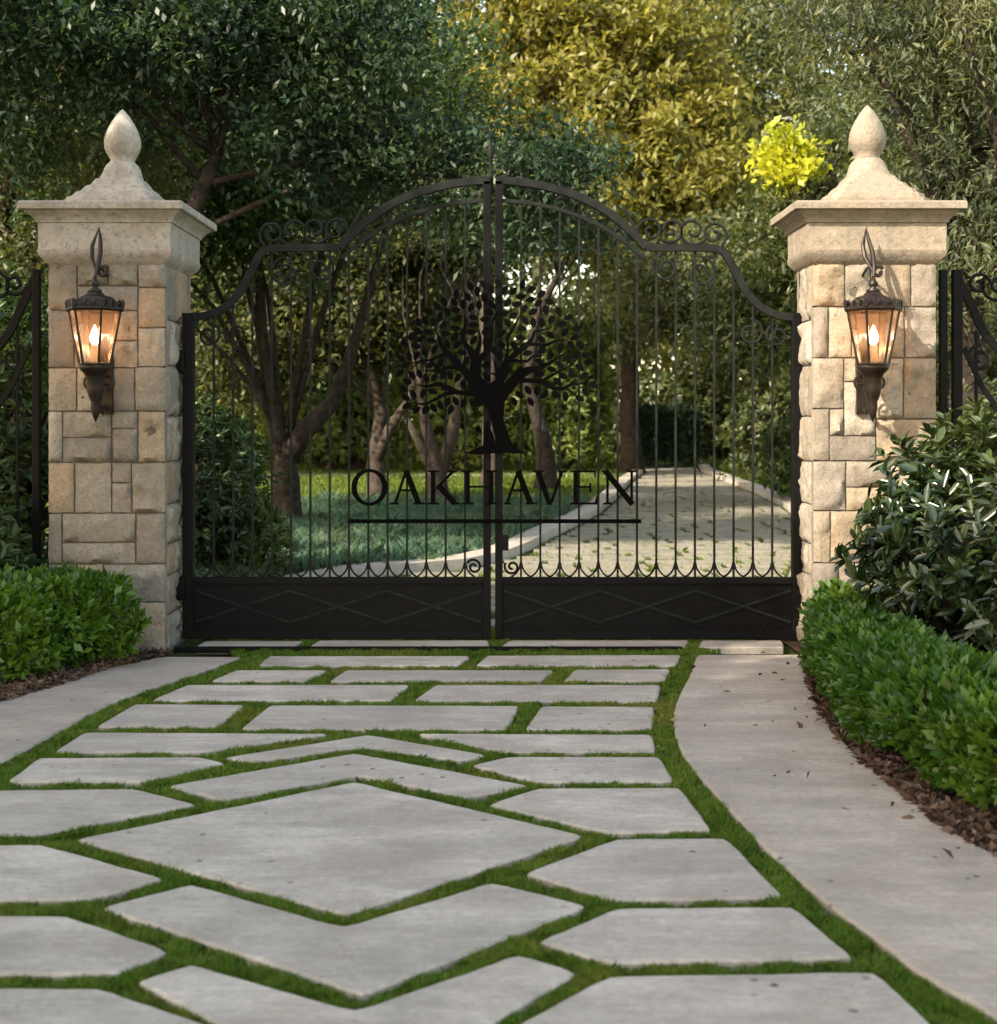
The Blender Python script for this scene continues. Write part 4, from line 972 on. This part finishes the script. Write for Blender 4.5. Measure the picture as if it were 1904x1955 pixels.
tree('feathery_tree', 'grey-green feathery tree with dark slanting branches behind the right pillar', (5.0,14.3), [(5.0,14.3,-.1),(4.85,14.3,1.8),(4.9,14.3,3.0),(5.2,14.3,4.4)], [.24,.19,.16,.12],
     [(5.0,14.4,5.2,1.9,1.6,1.9),(6.3,14.6,4.4,1.5,1.4,1.8),(4.2,14.6,6.2,1.4,1.3,1.0),(4.6,14.4,3.2,1.2,1.1,.7)], .11, M['grey'], BD, 560, 85, .38, seed=8, limbs=26, aspect=.22, droop=.6,
     extra=[([(4.95,14.2,2.6),(4.4,14.0,3.9),(3.9,13.9,5.0),(3.5,13.9,6.0)], [.08,.06,.045,.02]), ([(5.1,14.2,3.2),(5.0,13.8,4.4),(4.6,13.6,5.4),(4.4,13.6,6.4)], [.07,.05,.04,.02])])
rt, _ = tree('yellow_sprig_tree', 'small tree with a bright yellow sunlit spray left of the right pillar cap', (4.9,19.8), [(4.9,19.8,-.1),(4.85,19.8,1.8),(4.6,19.7,3.4),(4.3,19.5,4.4)], [.13,.11,.09,.05],
     [(4.7,19.6,4.1,1.2,1.0,1.1),(5.9,19.8,5.4,1.6,1.3,1.2),(3.7,19.8,3.0,.9,.9,.8)], .12, M['mid'], BD, 300, 80, .36, seed=9)
k = 26; cc = np.array([3.97,18.9,5.15])+rng.normal(size=(k,3))*np.array([.20,.14,.18]); P = (cc[:,None]+rng.normal(size=(k,46,3))*.10).reshape(-1,3)
V, Fq = leaves(P, rng.normal(size=P.shape), .12, .55, .3, .1); o = npmesh('yellow_spray', V, Fq, M['yellow'], rt); o['label'] = 'bright yellow leaf spray'
tree('olive_tree', 'olive-brown tree in front of the tall far tree, above the drive', (6.6,23.5), [(6.6,23.5,-.1),(6.5,23.5,1.8),(6.2,23.5,3.2)], [.22,.18,.12],
     [(5.2,24,4.3,2.2,1.8,1.4),(3.2,25,4.0,1.6,1.4,1.0),(6.9,23.5,3.4,1.8,1.6,1.6),(7.4,24,6.2,2.2,1.8,1.8)], .125, M['olive'], BD, 560, 80, .42, seed=10)
tree('dark_tree', 'dark speckled tree behind the left pillar and finial', (-6.6,17), [(-6.6,17,-.1),(-6.5,17,2.2),(-6.2,17,4)], [.28,.24,.16],
     [(-5.6,16.8,5.6,2.2,1.8,2.6),(-6.2,16.8,2.6,1.7,1.5,1.6),(-7.0,17,7.4,2.4,1.9,1.8)], .11, M['olive'], BD, 560, 85, .42, seed=11)
# back row
for i, (x, yv, h, mt, lb) in enumerate([(-15,40,15,'dark','broad dark tree at the far left of the back row'),(-9,38,14,'mid','mid green tree far behind the left pillar'),(-4.5,44,16,'blue','tall blue-green tree far behind the arch'),
        (12,33,13,'olive','olive green tree far behind the right pillar'),(16.5,40,15,'grey','pale grey-green tree at the far right of the back row'),(9,50,17,'gold','far golden tree beyond the end of the drive')]):
    tree('background_tree', lb, (x,yv), [(x,yv,-.1),(x+.2,yv,h*.25),(x,yv,h*.5)], [.4,.32,.2],
         [(x,yv,h*.66,h*.28,h*.22,h*.32),(x-h*.15,yv,h*.38,h*.2,h*.18,h*.2),(x+h*.16,yv,h*.36,h*.2,h*.18,h*.2)], .22, M[mt], BD, 520, 75, .7, seed=20+i, limbs=8, group='back row of trees')
for i, (x, yv, h, lb) in enumerate([(-7.6,-10.,11,'added unseen broad tree shading the driveway, farthest out from the gate'),(-7.4,-5.2,11,'added unseen broad tree shading the driveway from the left, second farthest from the gate'),(-7.3,-.6,10.6,'added unseen broad tree shading the driveway from the left, midway to the gate'),(-7.5,4.2,9.4,'added unseen broad tree shading the driveway from the left, nearest the left pillar')]):  # added out-of-view trees that keep direct sun off the driveway
    tree('added_shade_tree', lb, (x,yv), [(x,yv,-.1),(x+.1,yv,h*.25),(x,yv,h*.5)], [.36,.28,.18],
         [(x,yv,h*.60,2.1,2.7,h*.30)], .26, M['dark'], BD, 560, 60, .5, seed=40+i, limbs=8, group='added unseen shade trees outside the gate')
# far wood as one mass
k = 4200; cc = np.stack([rng.uniform(-46,46,k), rng.uniform(58,72,k), 26*rng.uniform(0,1,k)**1.5], 1)
P = (cc[:,None]+rng.normal(size=(k,40,3))*np.array([1.1,.9,.8])).reshape(-1,3); V, Fq = leaves(P, rng.normal(size=P.shape), .5, .5, .3, .1)
tag(npmesh('woodland', V, Fq, M['mid']), 'far wood closing the view behind all the trees', 'wood', kind='stuff')

# ------------------------------------------------------------------ light, camera
SUN = Vector((-.75, -.66, 0)).normalized(); EL = R(35)
sd = Vector((SUN.x*math.cos(EL), SUN.y*math.cos(EL), math.sin(EL)))
w = bpy.data.worlds.new('World'); sc.world = w; w.use_nodes = True; t = w.node_tree; t.nodes.clear()
sky = N(t, 'ShaderNodeTexSky'); sky.sky_type = 'NISHITA'; sky.sun_disc = False; sky.sun_elevation = EL; sky.sun_rotation = math.atan2(SUN.x, SUN.y)
bg = N(t, 'ShaderNodeBackground'); bg.inputs[1].default_value = .15; o = N(t, 'ShaderNodeOutputWorld')
t.links.new(mixc(t, 1.0, sky.outputs[0], (1.27, 1.02, .74), 'MULTIPLY'), bg.inputs[0]); t.links.new(bg.outputs[0], o.inputs[0])
ld = bpy.data.lights.new('sun', 'SUN'); ld.energy = 2.8; ld.angle = R(.6); ld.color = (1., .89, .70)
lo = bpy.data.objects.new('sun', ld); lo.rotation_euler = (-sd).to_track_quat('-Z', 'Y').to_euler(); C.objects.link(lo)
cam = bpy.data.cameras.new('camera'); co = bpy.data.objects.new('camera', cam); C.objects.link(co)
co.location = (0, 0, CH); co.rotation_euler = (R(90), 0, 0); cam.sensor_fit = 'HORIZONTAL'; cam.sensor_width = 36; cam.lens = 36*F/1904
cam.shift_y = -(977.5-HY)/1904; cam.clip_end = 500
cam.dof.use_dof = True; cam.dof.focus_distance = 8.9; cam.dof.aperture_fstop = 3.0
sc.camera = co
sc.view_settings.view_transform = 'Standard'; sc.view_settings.look = 'None'; sc.view_settings.exposure = 2.05; sc.view_settings.gamma = 1
sc.cycles.use_denoising = True; sc.cycles.max_bounces = 8; sc.cycles.transparent_max_bounces = 12
